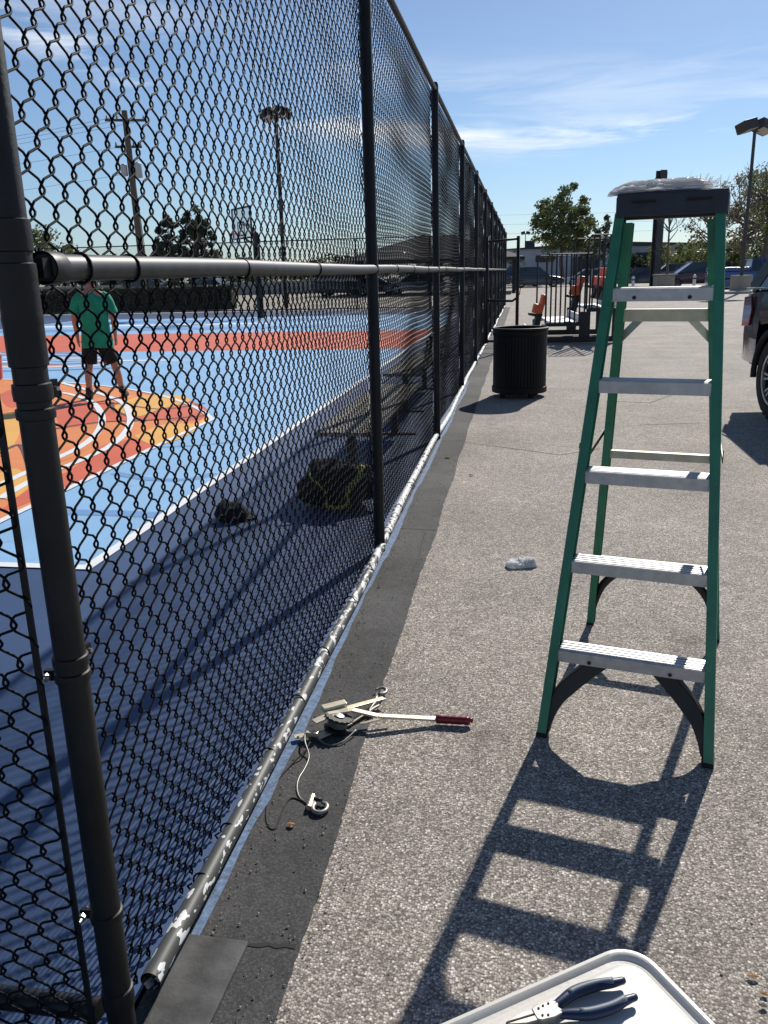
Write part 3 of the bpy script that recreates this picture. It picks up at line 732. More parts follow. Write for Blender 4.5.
# outer corner: where the two edges would meet
tt = ((eC-eA).cross(dr_)).z/(d1.cross(dr_)).z; crn = (eA+d1*tt); crn.z = 0
cen = crn+d1*LA/2+d2*LB/2
tub = thing('plastic_tub', 'white plastic storage tub with a raised-rim lid at the bottom of the photo', 'storage tub', (cen.x, cen.y, 0), math.atan2(d1.y, d1.x))
def rrect(a, b_, r, n=8):
    o = []
    for sx_, sy_, a0_ in ((1, 1, 0), (-1, 1, 90), (-1, -1, 180), (1, -1, 270)):
        for k in range(n+1):
            t = R(a0_+90*k/n); o.append((sx_*(a/2-r)+r*math.cos(t), sy_*(b_/2-r)+r*math.sin(t)))
    return o
def rr_loft(levels):
    b = MB(); rings = []
    for ins, z in levels:
        rings.append([(x, y, z) for x, y in rrect(LA-2*ins, LB-2*ins, max(.012, .055-ins*.8))])
    b.loft(rings); return b
rr_loft([(.045, .004), (.04, .01), (.018, LZ-.03), (.018, LZ-.012)]).build('tub_body', 'white_plastic', tub, smooth='edge')
rr_loft([(.012, LZ-.0125), (.003, LZ-.024), (0, LZ-.022), (0, LZ-.004), (.003, LZ), (.009, LZ+.001), (.013, LZ-.001), (.017, LZ-.006), (.024, LZ-.007), (.029, LZ-.003), (.034, LZ-.001), (.040, LZ-.0015)]).build('lid', 'white_plastic', tub, smooth='edge')
# pliers: local x along handles (handle tips at +x), jaws toward -x
pa = gnd(560, 1006, LZ+.005); pb = gnd(636, 998, LZ+.005)
pivot = gnd(548, 1014, LZ+.008)
dirp = (gnd(640, 986, LZ)-gnd(520, 1022, LZ)); ang = math.atan2(dirp.y, dirp.x)
pl = thing('pliers', 'pair of navy handled combination pliers lying on the white lid', 'pliers', (pivot.x, pivot.y, LZ+.001), ang)
for sgn, mt_ in ((1, 'grip_blue'), (-1, 'grip_blue')):
    P = smooth([(.012, .006*sgn, .009), (.03, .012*sgn, .009), (.055, .0195*sgn, .009), (.09, .0205*sgn, .009), (.115, .0165*sgn, .009), (.135, .0155*sgn, .009)], 4)
    b = MB(); rs = [.0055+.0035*math.sin(PI*min(1, i/(len(P)-1)*1.1)) for i in range(len(P))]; rs[-1] *= .7
    b.tube(P, rs, 12); hnd = b.build('handle', mt_, pl, smooth=True)
    P2 = [(x, y, z+.0045) for x, y, z in P[6:-4]]
    b = MB(); b.tube(P2, .0052, 8); b.build('grip_inlay', 'grip_grey', hnd, smooth=True)
b = MB()
b.prism([(.022, .010), (.004, .014), (-.016, .013), (-.022, .009), (-.022, -.009), (-.016, -.013), (.004, -.014), (.022, -.010), (.016, 0)], .003, .015)
hd = b.build('pivot_head', 'steel', pl, bevel=.0015)
b = MB()
for x, y in ((-.012, .006), (-.004, .008), (.005, .009), (-.012, -.006), (-.004, -.008)):
    b.lathe([(.0018, .0), (.0018, .0008), (.0001, .0008)], 8, Matrix.Translation((x, y, .0152)))
b.build('punch_marks', 'rubber', hd)
for sgn in (1, -1):
    b = MB(); b.prism([(-.021, .001*sgn), (-.021, .010*sgn), (-.038, .0095*sgn), (-.060, .004*sgn), (-.066, .001*sgn)], .004, .014); b.build('jaw', 'steel', pl, bevel=.001)

# ------------------------------------------------------------------ come-along winch on the strip
def gz(x, y, z): q = gnd(x, y, z); return Vector(q)
win = thing('hand_winch', 'hand cable winch with long pale handle and dark red grip on the black strip', 'hand winch', (gnd(345, 725).x, gnd(345, 725).y, 0))
W0 = win.location.copy()
def wl(x, y, z): return gz(x, y, z)-W0
# handle: flat strap from the frame to the grip
hp = [wl(326, 714, .062), wl(352, 710, .058), wl(378, 716, .045), wl(436, 719, .020)]
b = MB(); Pn = hp
for a_, c_ in zip(Pn[:-1], Pn[1:]): b.bar(a_, c_, .022, .008)
hl = b.build('handle', 'zinc_gold', win, bevel=.001)
b = MB(); 
P = [wl(436, 719, .020).lerp(wl(470, 721, .020), t/10) for t in range(11)]; b.tube(P, [.0145+(.0015 if i % 2 else 0) for i in range(11)], 12, flat=.8); b.build('grip', 'red_grip', hl, smooth=True)
b = MB(); e = wl(470, 721, .02); b.tube([e, e+Vector((.008, .006, .006))], [.011, .006], 10); b.build('grip_end', 'red_grip', hl, smooth=True)
b = MB(); a_ = wl(378, 716, .045); b.bar(wl(360, 724, .02), wl(392, 716, .03), .012, .004); b.build('pawl_arm', 'zinc_gold', win, bevel=.001)
# frame straps
b = MB(); b.bar(wl(314, 722, .058), wl(346, 708, .062), .030, .006); b.bar(wl(340, 710, .060), wl(384, 698, .030), .022, .006); fr = b.build('frame_strap', 'zinc_gold', win, bevel=.001)
b = MB(); b.bar(wl(316, 738, .014), wl(350, 722, .014), .030, .006); b.bar(wl(350, 722, .014), wl(372, 708, .02), .022, .006); b.build('frame_strap', 'zinc_gold', win, bevel=.001)
b = MB(); c = wl(334, 706, .068); dr = (wl(346, 704, .068)-wl(322, 710, .068)); b.bar(c-dr*.5, c+dr*.5, .032, .018); b.build('ratchet_cover', 'zinc_gold', win, bevel=.004)
# drum with toothed ratchet wheels
ctr = wl(338, 722, .036); tilt = Matrix.Translation(ctr) @ Matrix.Rotation(R(14), 4, 'Y') @ Matrix.Rotation(R(-10), 4, 'X')
b = MB(); b.lathe([(.0001, -.028), (.044, -.028), (.045, -.022), (.028, -.020), (.028, .010), (.045, .011), (.045, .015), (.0001, .015)], 30, tilt)
b.build('drum', 'dark_steel', win, smooth='edge')
tp_ = []
for k in range(32):
    r_ = .052 if k % 2 else .045; tp_.append((r_*math.cos(2*PI*k/32), r_*math.sin(2*PI*k/32)))
b = MB(); b.prism(tp_, .016, .021, tilt); b.build('ratchet_wheel', 'dark_steel', win)
b = MB(); b.tube([(tilt @ Vector((.034*math.cos(t*.5), .034*math.sin(t*.5), -.014+.024*t/70))) for t in range(70)], .0024, 5); b.build('wound_cable', 'cable', win, smooth=True)
b = MB(); b.lathe([(.018, .0), (.018, .004), (.009, .008), (.0001, .009)], 18, tilt @ Matrix.Translation((0, 0, .0215))); b.build('hub', 'alu', win, smooth='edge')
# yoke plate at the left with hole
b = MB(); b.bar(wl(294, 737, .022), wl(318, 733, .022), .026, .004); yk = b.build('yoke_plate', 'zinc_gold', win, bevel=.001)
b = MB(); b.lathe([(.0045, 0), (.0045, .0012), (.0001, .0012)], 12, Matrix.Translation(wl(298, 737, .0245))); b.build('hole', 'rubber', yk)
b = MB(); b.bar(wl(306, 733, .030), wl(318, 734, .030), .018, .014); b.build('cable_clip', 'zinc_gold', yk, bevel=.002)
# anchor hook on its links, upper right
b = MB(); b.tube([wl(368, 712, .03), wl(374, 704, .032), wl(382, 700, .025), wl(378, 706, .02)], .0062, 8, closed=True); b.build('link', 'steel', win, smooth=True)
b = MB(); hc = wl(381, 692, .014); pts = []
for k in range(15):
    a = R(-120+290*k/14); pts.append(hc+Vector((.021*math.cos(a), .025*math.sin(a), .004)))
pts = [wl(372, 703, .018), wl(376, 699, .016)]+pts
b.tube(pts, [.005, .0055]+[.0062]*11+[.0055, .005, .004, .003], 10); b.build('hook', 'steel', win, smooth=True)
# loose cable: lit strand down to the hook block
P = smooth([tuple(wl(*q_)) for q_ in ((305, 733, .03), (305, 742, .030), (309, 756, .012), (305, 768, .006), (299, 778, .006), (297, 788, .006), (300, 798, .006), (308, 804, .008))], 6)
b = MB(); b.tube(P, .0030, 6); b.build('cable', 'cable', win, smooth=True)
P = smooth([tuple(wl(*q_)) for q_ in ((309, 803, .01), (300, 800, .006), (292, 798, .006), (286, 804, .005), (280, 818, .005), (275, 829, .005), (268, 826, .005), (266, 812, .005), (270, 796, .005), (278, 780, .006), (292, 764, .008), (304, 752, .02), (310, 742, .022))], 6)
b = MB(); b.tube(P, .0026, 5); b.build('cord', 'rubber', win, smooth=True)
P = smooth([tuple(wl(*q_)) for q_ in ((316, 737, .02), (328, 745, .008), (342, 742, .012), (356, 730, .02))], 6)
b = MB(); b.tube(P, .0028, 6); b.build('cable', 'cable', win, smooth=True)
# lower hook block
b = MB(); cc = wl(320, 808, .012); pts = [cc+Vector((.0215*math.cos(R(a)), .0245*math.sin(R(a)), .001)) for a in range(150, 470, 18)]
b.tube([wl(312, 800, .014)]+pts, [.006]+[.0072]*(len(pts)-3)+[.0065, .005, .003], 10); hk = b.build('hook', 'steel', win, smooth=True)
b = MB(); b.tube([wl(309, 808, .014), wl(313, 796, .016)], .0095, 10); b.build('ferrule', 'zinc_gold', hk, smooth='edge')
b = MB(); b.tube([wl(314, 799, .018), wl(322, 800, .018)], .006, 8); b.build('latch', 'dark_steel', hk, smooth=True)

# loose grit, too many to count
random.seed(31); b = MB()
for k in range(1500):
    y = 1.0+7*random.random()**1.7; x = random.uniform(-.5, 2.2) if random.random() < .55 else random.gauss(-.50, .05)
    if random.random() < .25: x = FX+.06+abs(random.gauss(0, .03))
    s_ = random.uniform(.0015, .0042); c = Vector((x, y, .006+s_*.5)); vs_ = []
    for i in range(6):
        d_ = Vector((random.gauss(0, 1), random.gauss(0, 1), random.gauss(0, .7))).normalized()
        vs_.append(c+d_*s_)
    d0 = [Vector(q_) for q_ in ((1, 0, 0), (0, 1, 0), (-1, 0, 0), (0, -1, 0), (0, 0, .7), (0, 0, -.7))]
    vs_ = [c+(q_+Vector((random.uniform(-.3, .3), random.uniform(-.3, .3), 0)))*s_ for q_ in d0]
    b.add(vs_, [(0, 1, 4), (1, 2, 4), (2, 3, 4), (3, 0, 4), (1, 0, 5), (2, 1, 5), (3, 2, 5), (0, 3, 5)])
o = b.build('loose_grit', 'stone', norm=False); tag(o, 'fine loose grit scattered over the asphalt and dark strip', 'grit', kind='stuff')
# small leaves and bits on the ground
random.seed(21)
def leafbit(x, y, s, lab, mt='leaf'):
    b = MB(); q = gnd(x, y); n = 9; vs = [(0, 0, .012*s/.03)]
    for k in range(n):
        a = 2*PI*k/n; r_ = s*random.uniform(.55, 1); vs.append((r_*math.cos(a), r_*.7*math.sin(a), random.uniform(.001, .3*s)))
    b.add(vs, [(0, 1+k, 1+(k+1) % n) for k in range(n)]); o = b.build('dry_leaf', mt, norm=False, loc=(q.x, q.y, .006 if x > 400 else .009))
    sm = o.modifiers.new('thickness', 'SOLIDIFY'); sm.thickness = .0012
    tag(o, lab, 'leaf')
leafbit(291, 828, .017, 'curled brown dry leaf beside the winch cable loop')
leafbit(752, 979, .014, 'tan dry leaf on the asphalt right of the white tub lid')
leafbit(764, 996, .010, 'smallest brown leaf scrap in the lower right corner of the asphalt')
leafbit(763, 1008, .012, 'brown leaf scrap lowest in the right corner of the asphalt', 'bark')
leafbit(532, 622, .006, 'tiny dark scrap on bare asphalt left of the ladder', 'bark')
leafbit(447, 459, .028, 'thin dark leaf on the black strip beyond the middle fence post', 'bark')
leafbit(379, 588, .013, 'small black leaf scrap on the black strip right of the bottom rail', 'bark')
leafbit(471, 476, .022, 'tiny dark leaf on pale asphalt near the strip edge', 'bark')

# ------------------------------------------------------------------ trash can
tcn = thing('trash_can', 'round black slatted metal trash can on the asphalt beside the fence', 'trash can', (-.03, 10.62, 0))
b = MB(); n = 52
for k in range(n):
    a = 2*PI*k/n; T = Matrix.Rotation(a, 4, 'Z') @ Matrix.Translation((.325, 0, .45)); b.box((0, 0, 0), (.008, .034, .74), T)
b.build('slatted_side', 'can', tcn, bevel=.001)
b = MB(); b.lathe([(.300, .10), (.300, .80), (.296, .80), (.296, .10)], 40); b.build('liner', 'rubber', tcn, smooth='edge')
b = MB(); b.lathe([(.335, .06), (.342, .065), (.342, .13), (.335, .135), (.32, .13), (.32, .06), (.335, .06)], 40); b.lathe([(.001, .07), (.33, .07), (.33, .075)], 40); b.build('base_ring', 'can', tcn, smooth='edge')
b = MB(); pts = [(.333*math.cos(2*PI*k/40), .333*math.sin(2*PI*k/40), .835) for k in range(40)]; b.tube(pts, .017, 8, closed=True)
b.lathe([(.330, .76), (.338, .76), (.338, .83), (.330, .83)], 40); b.build('rim', 'can', tcn, smooth=True)
for k in range(4):
    a = R(35+90*k); b = MB(); b.lathe([(.03, 0), (.034, .004), (.03, .066)], 12, Matrix.Translation((.25*math.cos(a), .25*math.sin(a), 0)), cap=True); b.build('foot', 'rubber', tcn)

# ------------------------------------------------------------------ inside the fence
def bench(loc, ln, lab, back=False, rz=0):
    t = thing('bench', lab, 'bench', loc, rz)
    for k in range(4):
        b = MB(); b.box((-.165+.11*k, ln/2, .45), (.10, ln, .03)); b.build('seat_slat', 'wood_weather', t, bevel=.004)
    for y in (.25, ln-.25):
        b = MB(); b.box((0, y, .42), (.44, .05, .03)); b.box((-.0, y, .21), (.06, .06, .40)); b.box((0, y, .012), (.42, .06, .02)); b.build('leg_frame', 'wood_pole' if not back else 'bl_frame', t, bevel=.003)
    if back:
        for k in range(3):
            b = MB(); b.bar((.24+.02*k, 0, .56+.11*k), (.24+.02*k, ln, .56+.11*k), .025, .09); b.build('back_slat', 'wood_weather', t, bevel=.004)
        for y in (.25, ln-.25):
            b = MB(); b.bar((.2, y, .40), (.30, y, .85), .05, .03, upv=(0, 1, 0)); b.build('back_support', 'bl_frame', t)
    return t
bench((-1.22, 5.62, 0), 2.6, 'weathered slatted bench behind the fence with a black bag at its near end')
bench((-1.30, 9.1, 0), 2.4, 'pale slatted bench with a backrest further along behind the fence', True)
def blob(b, c, rad, seed, amp=.25, n=18, m_=12, flat=1):
    rings = []
    for i in range(m_+1):
        ph = PI*i/m_; rg = []
        for j in range(n):
            th = 2*PI*j/n; d_ = Vector((math.sin(ph)*math.cos(th), math.sin(ph)*math.sin(th), math.cos(ph)))
            k = 1+amp*noise.noise(d_*1.8+Vector((seed, 0, 0)))+amp*.5*noise.noise(d_*4.5+Vector((0, seed, 0)))
            q = Vector((d_.x*rad[0]*k, d_.y*rad[1]*k, d_.z*rad[2]*k))+Vector(c); q.z = max(.013, q.z); rg.append(tuple(q))
        rings.append(rg)
    b.loft(rings)
bgx = thing('duffel_bag', 'black tool bag with yellow green hi-vis straps on the dark court edge', 'bag', (-1.22, 5.38, 0))
b = MB(); blob(b, (0, 0, .15), (.27, .17, .17), 2, .3, 26, 16); b.build('bag_body', 'bag_black', bgx, smooth=True)
for pts in ([(-.17, -.13, .30), (-.14, -.19, .24), (-.05, -.21, .16), (-.04, -.21, .05)], [(-.06, -.20, .06), (.02, -.21, .04), (.10, -.20, .06)], [(.10, -.2, .06), (.11, -.20, .17), (.17, -.18, .24), (.19, -.10, .31)]):
    P = smooth(pts, 5); b = MB(); b.tube(P, .015, 6, flat=.35); b.build('strap', 'hivis', bgx, smooth=True)
o = thing('cap', 'black cloth cap lying on the dark court behind the near mesh', 'cap', (gnd(232, 520).x, gnd(232, 520).y, 0), R(20))
b = MB(); blob(b, (0, 0, .05), (.105, .10, .075), 5, .3); b.build('crown', 'bag_black', o, smooth=True)
b = MB(); b.prism([(.09*math.cos(R(a))+.08, .085*math.sin(R(a))) for a in range(-100, 101, 20)], .014, .022); b.build('peak', 'bag_black', o, bevel=.002)

bk = gnd(-3, 380)
o = thing('bucket', 'red plastic bucket on the court, half hidden behind the corner post', 'bucket', (bk.x-.04, bk.y, .02))
b = MB(); b.lathe([(.001, .0), (.13, .0), (.155, .36), (.162, .362), (.162, .38), (.15, .38), (.126, .012), (.001, .012)], 24); b.build('bucket_shell', 'red_bucket', o, smooth='edge')
b = MB(); b.tube([(.16*math.cos(R(a)), .05, .34+.12*math.sin(R(a))) for a in range(0, 181, 15)], .004, 6); b.build('handle', 'galv', o, smooth=True)

# ------------------------------------------------------------------ person on the court
def skin_mesh(name, verts, edges, radii, mt, parent, root=0, sub=2):
    me = bpy.data.meshes.new(name); me.from_pydata(verts, edges, []); o = bpy.data.objects.new(name, me); COL.objects.link(o)
    o.modifiers.new('skin', 'SKIN'); sv_ = me.skin_vertices[0].data if me.skin_vertices else None
    if sv_ is None:
        bm = bmesh.new(); bm.from_mesh(me); bm.verts.layers.skin.verify(); bm.to_mesh(me); bm.free(); sv_ = me.skin_vertices[0].data
    for i, r_ in enumerate(radii):
        sv_[i].radius = r_ if hasattr(r_, '__len__') else (r_, r_); sv_[i].use_root = (i == root)
    sb = o.modifiers.new('sub', 'SUBSURF'); sb.levels = sub; sb.render_levels = sub
    dg = bpy.context.evaluated_depsgraph_get(); me2 = bpy.data.meshes.new_from_object(o.evaluated_get(dg)); me2.name = name
    bpy.data.objects.remove(o); o = bpy.data.objects.new(name, me2); COL.objects.link(o); o.parent = parent
    me2.materials.clear(); me2.materials.append(M[mt]); me2.polygons.foreach_set('use_smooth', [True]*len(me2.polygons)); return o
pf = (gnd(86, 398)+gnd(121, 400))/2
per = thing('person', 'person in a green t-shirt and black shorts seen from behind on the court', 'person', (pf.x, pf.y, .012), R(22)); per.scale = (.96,)*3
# local: x right, y forward (away), z up; 1.72 m tall
V = {}; names = []
def J(n_, p, r_): V[n_] = len(names); names.append((p, r_))
J('pelvis', (0, 0, .90), (.150, .105)); J('waist', (0, .0, 1.05), (.145, .10)); J('chest', (0, .01, 1.25), (.165, .11)); J('sh', (0, .02, 1.40), (.12, .085))
J('neck', (0, .05, 1.48), (.055, .055)); J('jaw', (0, .085, 1.56), (.066, .075)); J('skull', (0, .10, 1.64), (.076, .092)); J('crown', (0, .09, 1.705), (.05, .06))
for s_, n_ in ((-1, 'l'), (1, 'r')):
    J('sh'+n_, (s_*.185, .02, 1.375), .058); J('el'+n_, (s_*.255, -.0, 1.10), .043); J('wr'+n_, (s_*.25, .07, .86), .029)
    J('hip'+n_, (s_*.095, 0, .84), .092); J('kn'+n_, (s_*.135 if s_ < 0 else .20, .02, .47), .057); 
    J('an'+n_, (-.17 if s_ < 0 else .27, -.02, .10), .037); J('toe'+n_, (-.20 if s_ < 0 else .31, .13, .045), .034)
    J('cf'+n_, ((-.155) if s_ < 0 else .235, -.02, .33), .058)
    bx = s_*.25
    J('palm'+n_, (bx-.0*s_, .10, .80), (.030, .016))
    for q_, (dx_, ln_) in enumerate(((-.024, .062), (-.008, .070), (.008, .066), (.022, .054))):
        J(f'fa{q_}'+n_, (bx+s_*dx_*.4, .105+dx_*1.1, .755), .0092); J(f'fb{q_}'+n_, (bx+s_*dx_*.4-.008*s_, .112+dx_*1.1, .755-ln_*.75), .008)
    J('th1'+n_, (bx-s_*.012, .135, .80), .0105); J('th2'+n_, (bx-s_*.018, .150, .765), .009)
E_ = [('pelvis', 'waist'), ('waist', 'chest'), ('chest', 'sh'), ('sh', 'neck'), ('neck', 'jaw'), ('jaw', 'skull'), ('skull', 'crown')]
for n_ in 'lr':
    E_ += [('sh', 'sh'+n_), ('sh'+n_, 'el'+n_), ('el'+n_, 'wr'+n_), ('wr'+n_, 'palm'+n_), ('palm'+n_, 'th1'+n_), ('th1'+n_, 'th2'+n_), ('pelvis', 'hip'+n_), ('hip'+n_, 'kn'+n_), ('kn'+n_, 'cf'+n_), ('cf'+n_, 'an'+n_), ('an'+n_, 'toe'+n_)]
    for q_ in range(4): E_ += [('palm'+n_, f'fa{q_}'+n_), (f'fa{q_}'+n_, f'fb{q_}'+n_)]
skin_mesh('body', [p for p, r_ in names], [(V[a], V[c]) for a, c in E_], [r_ for p, r_ in names], 'skin', per)
def ell_ring(c, rx, ry, n=28, ph=0, amp=0, k=5):
    return [(c[0]+(rx+amp*math.sin(k*2*PI*j/n+ph))*math.cos(2*PI*j/n), c[1]+(ry+amp*math.sin(k*2*PI*j/n+ph))*math.sin(2*PI*j/n), c[2]+(.006*math.sin(3*2*PI*j/n+ph))) for j in range(n)]
# shirt: torso shell plus sleeves
b = MB(); b.loft([ell_ring((.01, .0, .70), .212, .150, amp=.008, ph=1), ell_ring((.005, 0, .80), .208, .150, amp=.007, ph=.7), ell_ring((0, 0, .95), .190, .142, amp=.006, ph=.4), ell_ring((0, 0, 1.08), .186, .135, amp=.004), ell_ring((0, .01, 1.25), .205, .140, amp=.003),
                    ell_ring((0, .02, 1.36), .205, .122), ell_ring((0, .025, 1.41), .165, .100), ell_ring((0, .035, 1.445), .095, .078), ell_ring((0, .045, 1.465), .068, .066)], caps=False)
for s_ in (-1, 1):
    Pt = [Vector((s_*.13, .02, 1.385)), Vector((s_*.195, .018, 1.345)), Vector((s_*.225, .01, 1.25)), Vector((s_*.245, .005, 1.15))]
    b.tube(Pt, [.075, .078, .078, .082], 18, caps=False)
sh_ = b.build('shirt', 'shirt', per, smooth=True)
sb_2 = sh_.modifiers.new('sub', 'SUBSURF'); sb_2.levels = 2; sb_2.render_levels = 2
tx_ = bpy.data.textures.new('cloth_folds', 'CLOUDS'); tx_.noise_scale = .11
dm = sh_.modifiers.new('folds', 'DISPLACE'); dm.texture = tx_; dm.strength = .035; dm.mid_level = .5
b = MB(); b.loft([ell_ring((0, 0, .93), .165, .118), ell_ring((0, 0, .84), .180, .128), ell_ring((0, 0, .76), .182, .125)])
for s_ in (-1, 1):
    kx = -.128 if s_ < 0 else .185
    b.tube([(s_*.09, 0, .82), (s_*.10, .0, .70), ((s_*.1+kx)/2, .01, .60), (kx, .02, .49)], [.098, .104, .102, .108], 18, caps=False)
b.build('shorts', 'shorts', per, smooth=True)
b = MB(); b.loft([ell_ring((0, .095, 1.60), .088, .108, 24), ell_ring((0, .095, 1.66), .089, .108, 24), ell_ring((0, .092, 1.705), .080, .094, 24), ell_ring((0, .088, 1.738), .052, .060, 24), ell_ring((0, .088, 1.750), .01, .01, 24)])
b.prism([(.07*math.cos(R(a)), .19+.09*math.sin(R(a))) for a in range(0, 181, 20)], 1.615, 1.623)
b.build('hat', 'cap_red', per, smooth=True)
b = MB(); b.loft([ell_ring((0, .07, 1.525), .058, .052, 20), ell_ring((0, .075, 1.57), .078, .082, 20), ell_ring((0, .09, 1.61), .083, .1, 20)], caps=False); b.build('hair', 'bark', per, smooth=True)
# face details on the forward side
b = MB(); b.loft([ell_ring((0, .195, 1.575), .012, .014, 10), ell_ring((0, .183, 1.60), .009, .012, 10)]); b.build('nose', 'skin', per, smooth=True)
for s_ in (-1, 1):
    b = MB(); blob(b, (s_*.03, .177, 1.612), (.010, .006, .006), 1, 0, 8, 6); b.build('eye', 'rubber', per)
    b = MB(); blob(b, (s_*.088, .09, 1.59), (.010, .018, .028), 1, 0, 10, 8); b.build('ear', 'skin', per, smooth=True)
for s_, mt_ in ((-1, 'shoe'), (1, 'shoe')):
    ax = -.17 if s_ < 0 else .27; tx = -.21 if s_ < 0 else .32
    b = MB(); b.loft([ell_ring((ax, -.02, .155), .048, .050, 16), ell_ring((ax, -.02, .09), .050, .062, 16), ell_ring(((ax+tx)/2, .04, .055), .052, .13, 16), ell_ring(((ax+tx)/2, .045, .02), .054, .145, 16)]); sh = b.build('shoe', mt_, per, smooth=True)
    b = MB(); b.loft([ell_ring(((ax+tx)/2, .045, .020), .057, .148, 16), ell_ring(((ax+tx)/2, .045, .0), .055, .146, 16)]); b.build('sole', 'shoe_y' if s_ > 0 else 'shoe', sh)

# ------------------------------------------------------------------ basketball hoop
hb_ = at(261, 318, 31.3)
hoop = thing('basketball_hoop', 'basketball hoop on a thick black post at the far side of the court', 'basketball hoop', (hb_.x, 31.3, 0), R(40))
b = MB(); b.lathe([(.13, 0), (.13, 2.9), (.10, 3.1)], 14, cap=True); b.build('padded_post', 'bl_frame', hoop, smooth='edge')
b = MB(); b.tube([(0, 0, 3.0), (-.2, .0, 3.35), (-.5, 0, 3.4)], .06, 8); b.tube([(0, 0, 2.6), (-.5, 0, 2.95)], .04, 8); b.build('arm', 'bl_frame', hoop)
b = MB(); 
for z in (2.9, 3.95): b.box((-.52, 0, z), (.05, 1.8, .06))
for y in (-.9, .9): b.box((-.52, y, 3.42), (.05, .06, 1.1))
for y in (-.3, .3): b.box((-.56, y, 3.22), (.02, .05, .45))
for z in (3.0, 3.45): b.box((-.56, 0, z), (.02, .6, .05))
b.build('backboard_frame', 'bl_frame', hoop)
b = MB(); b.box((-.53, 0, 3.42), (.015, 1.72, 1.0)); b.build('backboard', 'acrylic', hoop)
b = MB(); b.tube([(-.82+.23*math.cos(2*PI*k/20), .23*math.sin(2*PI*k/20), 3.05) for k in range(20)], .012, 6, closed=True); b.build('rim', 'seat_orange', hoop)
b = MB()
for k in range(10):
    a = 2*PI*k/10; a2 = a+.6; b.tube([(-.82+.23*math.cos(a), .23*math.sin(a), 3.05), (-.82+.13*math.cos(a2), .13*math.sin(a2), 2.65)], .006, 4)
    b.tube([(-.82+.23*math.cos(a), .23*math.sin(a), 3.05), (-.82+.13*math.cos(a-.6), .13*math.sin(a-.6), 2.65)], .006, 4)
b.build('net', 'white_pot', hoop)

# ------------------------------------------------------------------ light poles, utility pole, sign beam
def flood(name, label, x, y, h, rz, r0=.11, scale=1.0, base=None):
    t = thing(name, label, 'light pole', (x, y, 0), rz)
    b = MB(); b.lathe([(r0, 0), (r0*.75, h)], 10, cap=True); b.build('pole', 'pole', t, smooth='edge')
    b = MB(); b.tube([(-.27*scale, 0, h-.05), (.27*scale, 0, h-.05)], .05, 8); b.build('cross_arm', 'pole', t)
    for s_ in (-1, 1):
        T = Matrix.Translation((s_*.36*scale, -.05*s_, h+.10*scale)) @ Matrix.Rotation(R(14*s_), 4, 'Y') @ Matrix.Rotation(R(-14), 4, 'X') @ Matrix.Scale(scale, 4)
        b = MB(); b.box((0, 0, 0), (.60, .50, .34), T); hd_ = b.build('lamp_head', 'pole', t, bevel=.04)
        b = MB(); b.box((0, -.02, -.175), (.5, .40, .02), T); b.build('lens', 'lamp_lens', hd_)
    if base:
        b = MB(); b.prism(rrect(base, base, .08), 0, .95); b.build('concrete_base', 'stone', t, bevel=.03)
    return t
q = at(743, 262, 50); flood('light_pole', 'tall twin-headed lamp post on a concrete base in the car park at right', q.x, 50, 8.3, R(35), base=.85, scale=1.5)
LPX = q.x
q = at(286, 300, 40.5); flood('light_pole', 'tall twin-headed lamp post behind the far court fence', q.x, 40.5, 8.6, R(-15), scale=1.15)
q = at(525, 262, 130); flood('light_pole', 'small distant twin-headed lamp post over the grey warehouse', q.x, 130, 6.6, R(0), r0=.07)
q = at(154, 262, 52); up_ = thing('utility_pole', 'wooden power pole with crossarms and transformer beyond the court', 'utility pole', (q.x-.75, 52, 0), R(25)); up_.rotation_euler = (0, R(-1), R(25))
b = MB(); b.lathe([(.24, 0), (.17, 11.4)], 12, cap=True); b.build('pole', 'wood_pole', up_, smooth='edge')
for z, ln_ in ((10.9, 2.4), (9.4, 1.6)):
    b = MB(); b.box((0, .2, z), (ln_, .12, .14)); ca = b.build('crossarm', 'wood_pole', up_)
    for x in (-ln_*.45, -ln_*.2, ln_*.2, ln_*.45): b = MB(); b.lathe([(.04, 0), (.06, .06), (.03, .2)], 8, Matrix.Translation((x, .2, z+.07)), cap=True); b.build('insulator', 'stone', ca)
b = MB(); b.lathe([(.22, 7.6), (.24, 7.65), (.24, 8.4), (.1, 8.5)], 14, Matrix.Translation((.42, 0, 0)), cap=True); b.build('transformer', 'alu_face', up_, smooth='edge')
b = MB(); b.lathe([(.18, 7.7), (.2, 7.75), (.2, 8.3), (.1, 8.4)], 14, Matrix.Translation((-.42, 0, 0)), cap=True); b.build('transformer', 'alu_face', up_, smooth='edge')
ux = up_.location.x
b = MB(); b.tube([(.35, 1.2, 0), (.08, .02, 11)], .02, 5); b.build('guy_wire', 'rubber', up_)
def wires(lab, a, c, zs, sag, r_=.009):
    t = thing('power_lines', lab, 'power lines', a)
    for dx_, z in zs:
        b = MB(); P = []
        for k in range(25):
            u = k/24; p_ = Vector((c[0]-a[0], c[1]-a[1], 0))*u; P.append((p_.x, p_.y+dx_, z-sag*4*u*(1-u)))
        b.tube(P, r_, 4); b.build('wire', 'rubber', t)
wires('thin power lines crossing the sky left of the court pole', (ux-60, 66, 0), (ux, 52, 0), ((-.8, 11.0), (.1, 11.0), (.9, 10.9), (0, 9.5), (0, 7.9)), 1.0)
wires('faint low power lines across the sky behind the green trees', (-30, 120, 0), (110, 122, 0), ((0, 8.0), (0, 9.2), (0, 6.8)), .8, .010)
q = at(656, 262, 58)
sb_ = thing('sign_beam', 'tall dark steel I-beam sign post rising behind the ladder top', 'sign post', (q.x, 58, 0), R(25))
b = MB(); H_ = 7.3
for s_ in (-1, 1): b.box((0, s_*.26, H_/2), (.42, .07, H_))
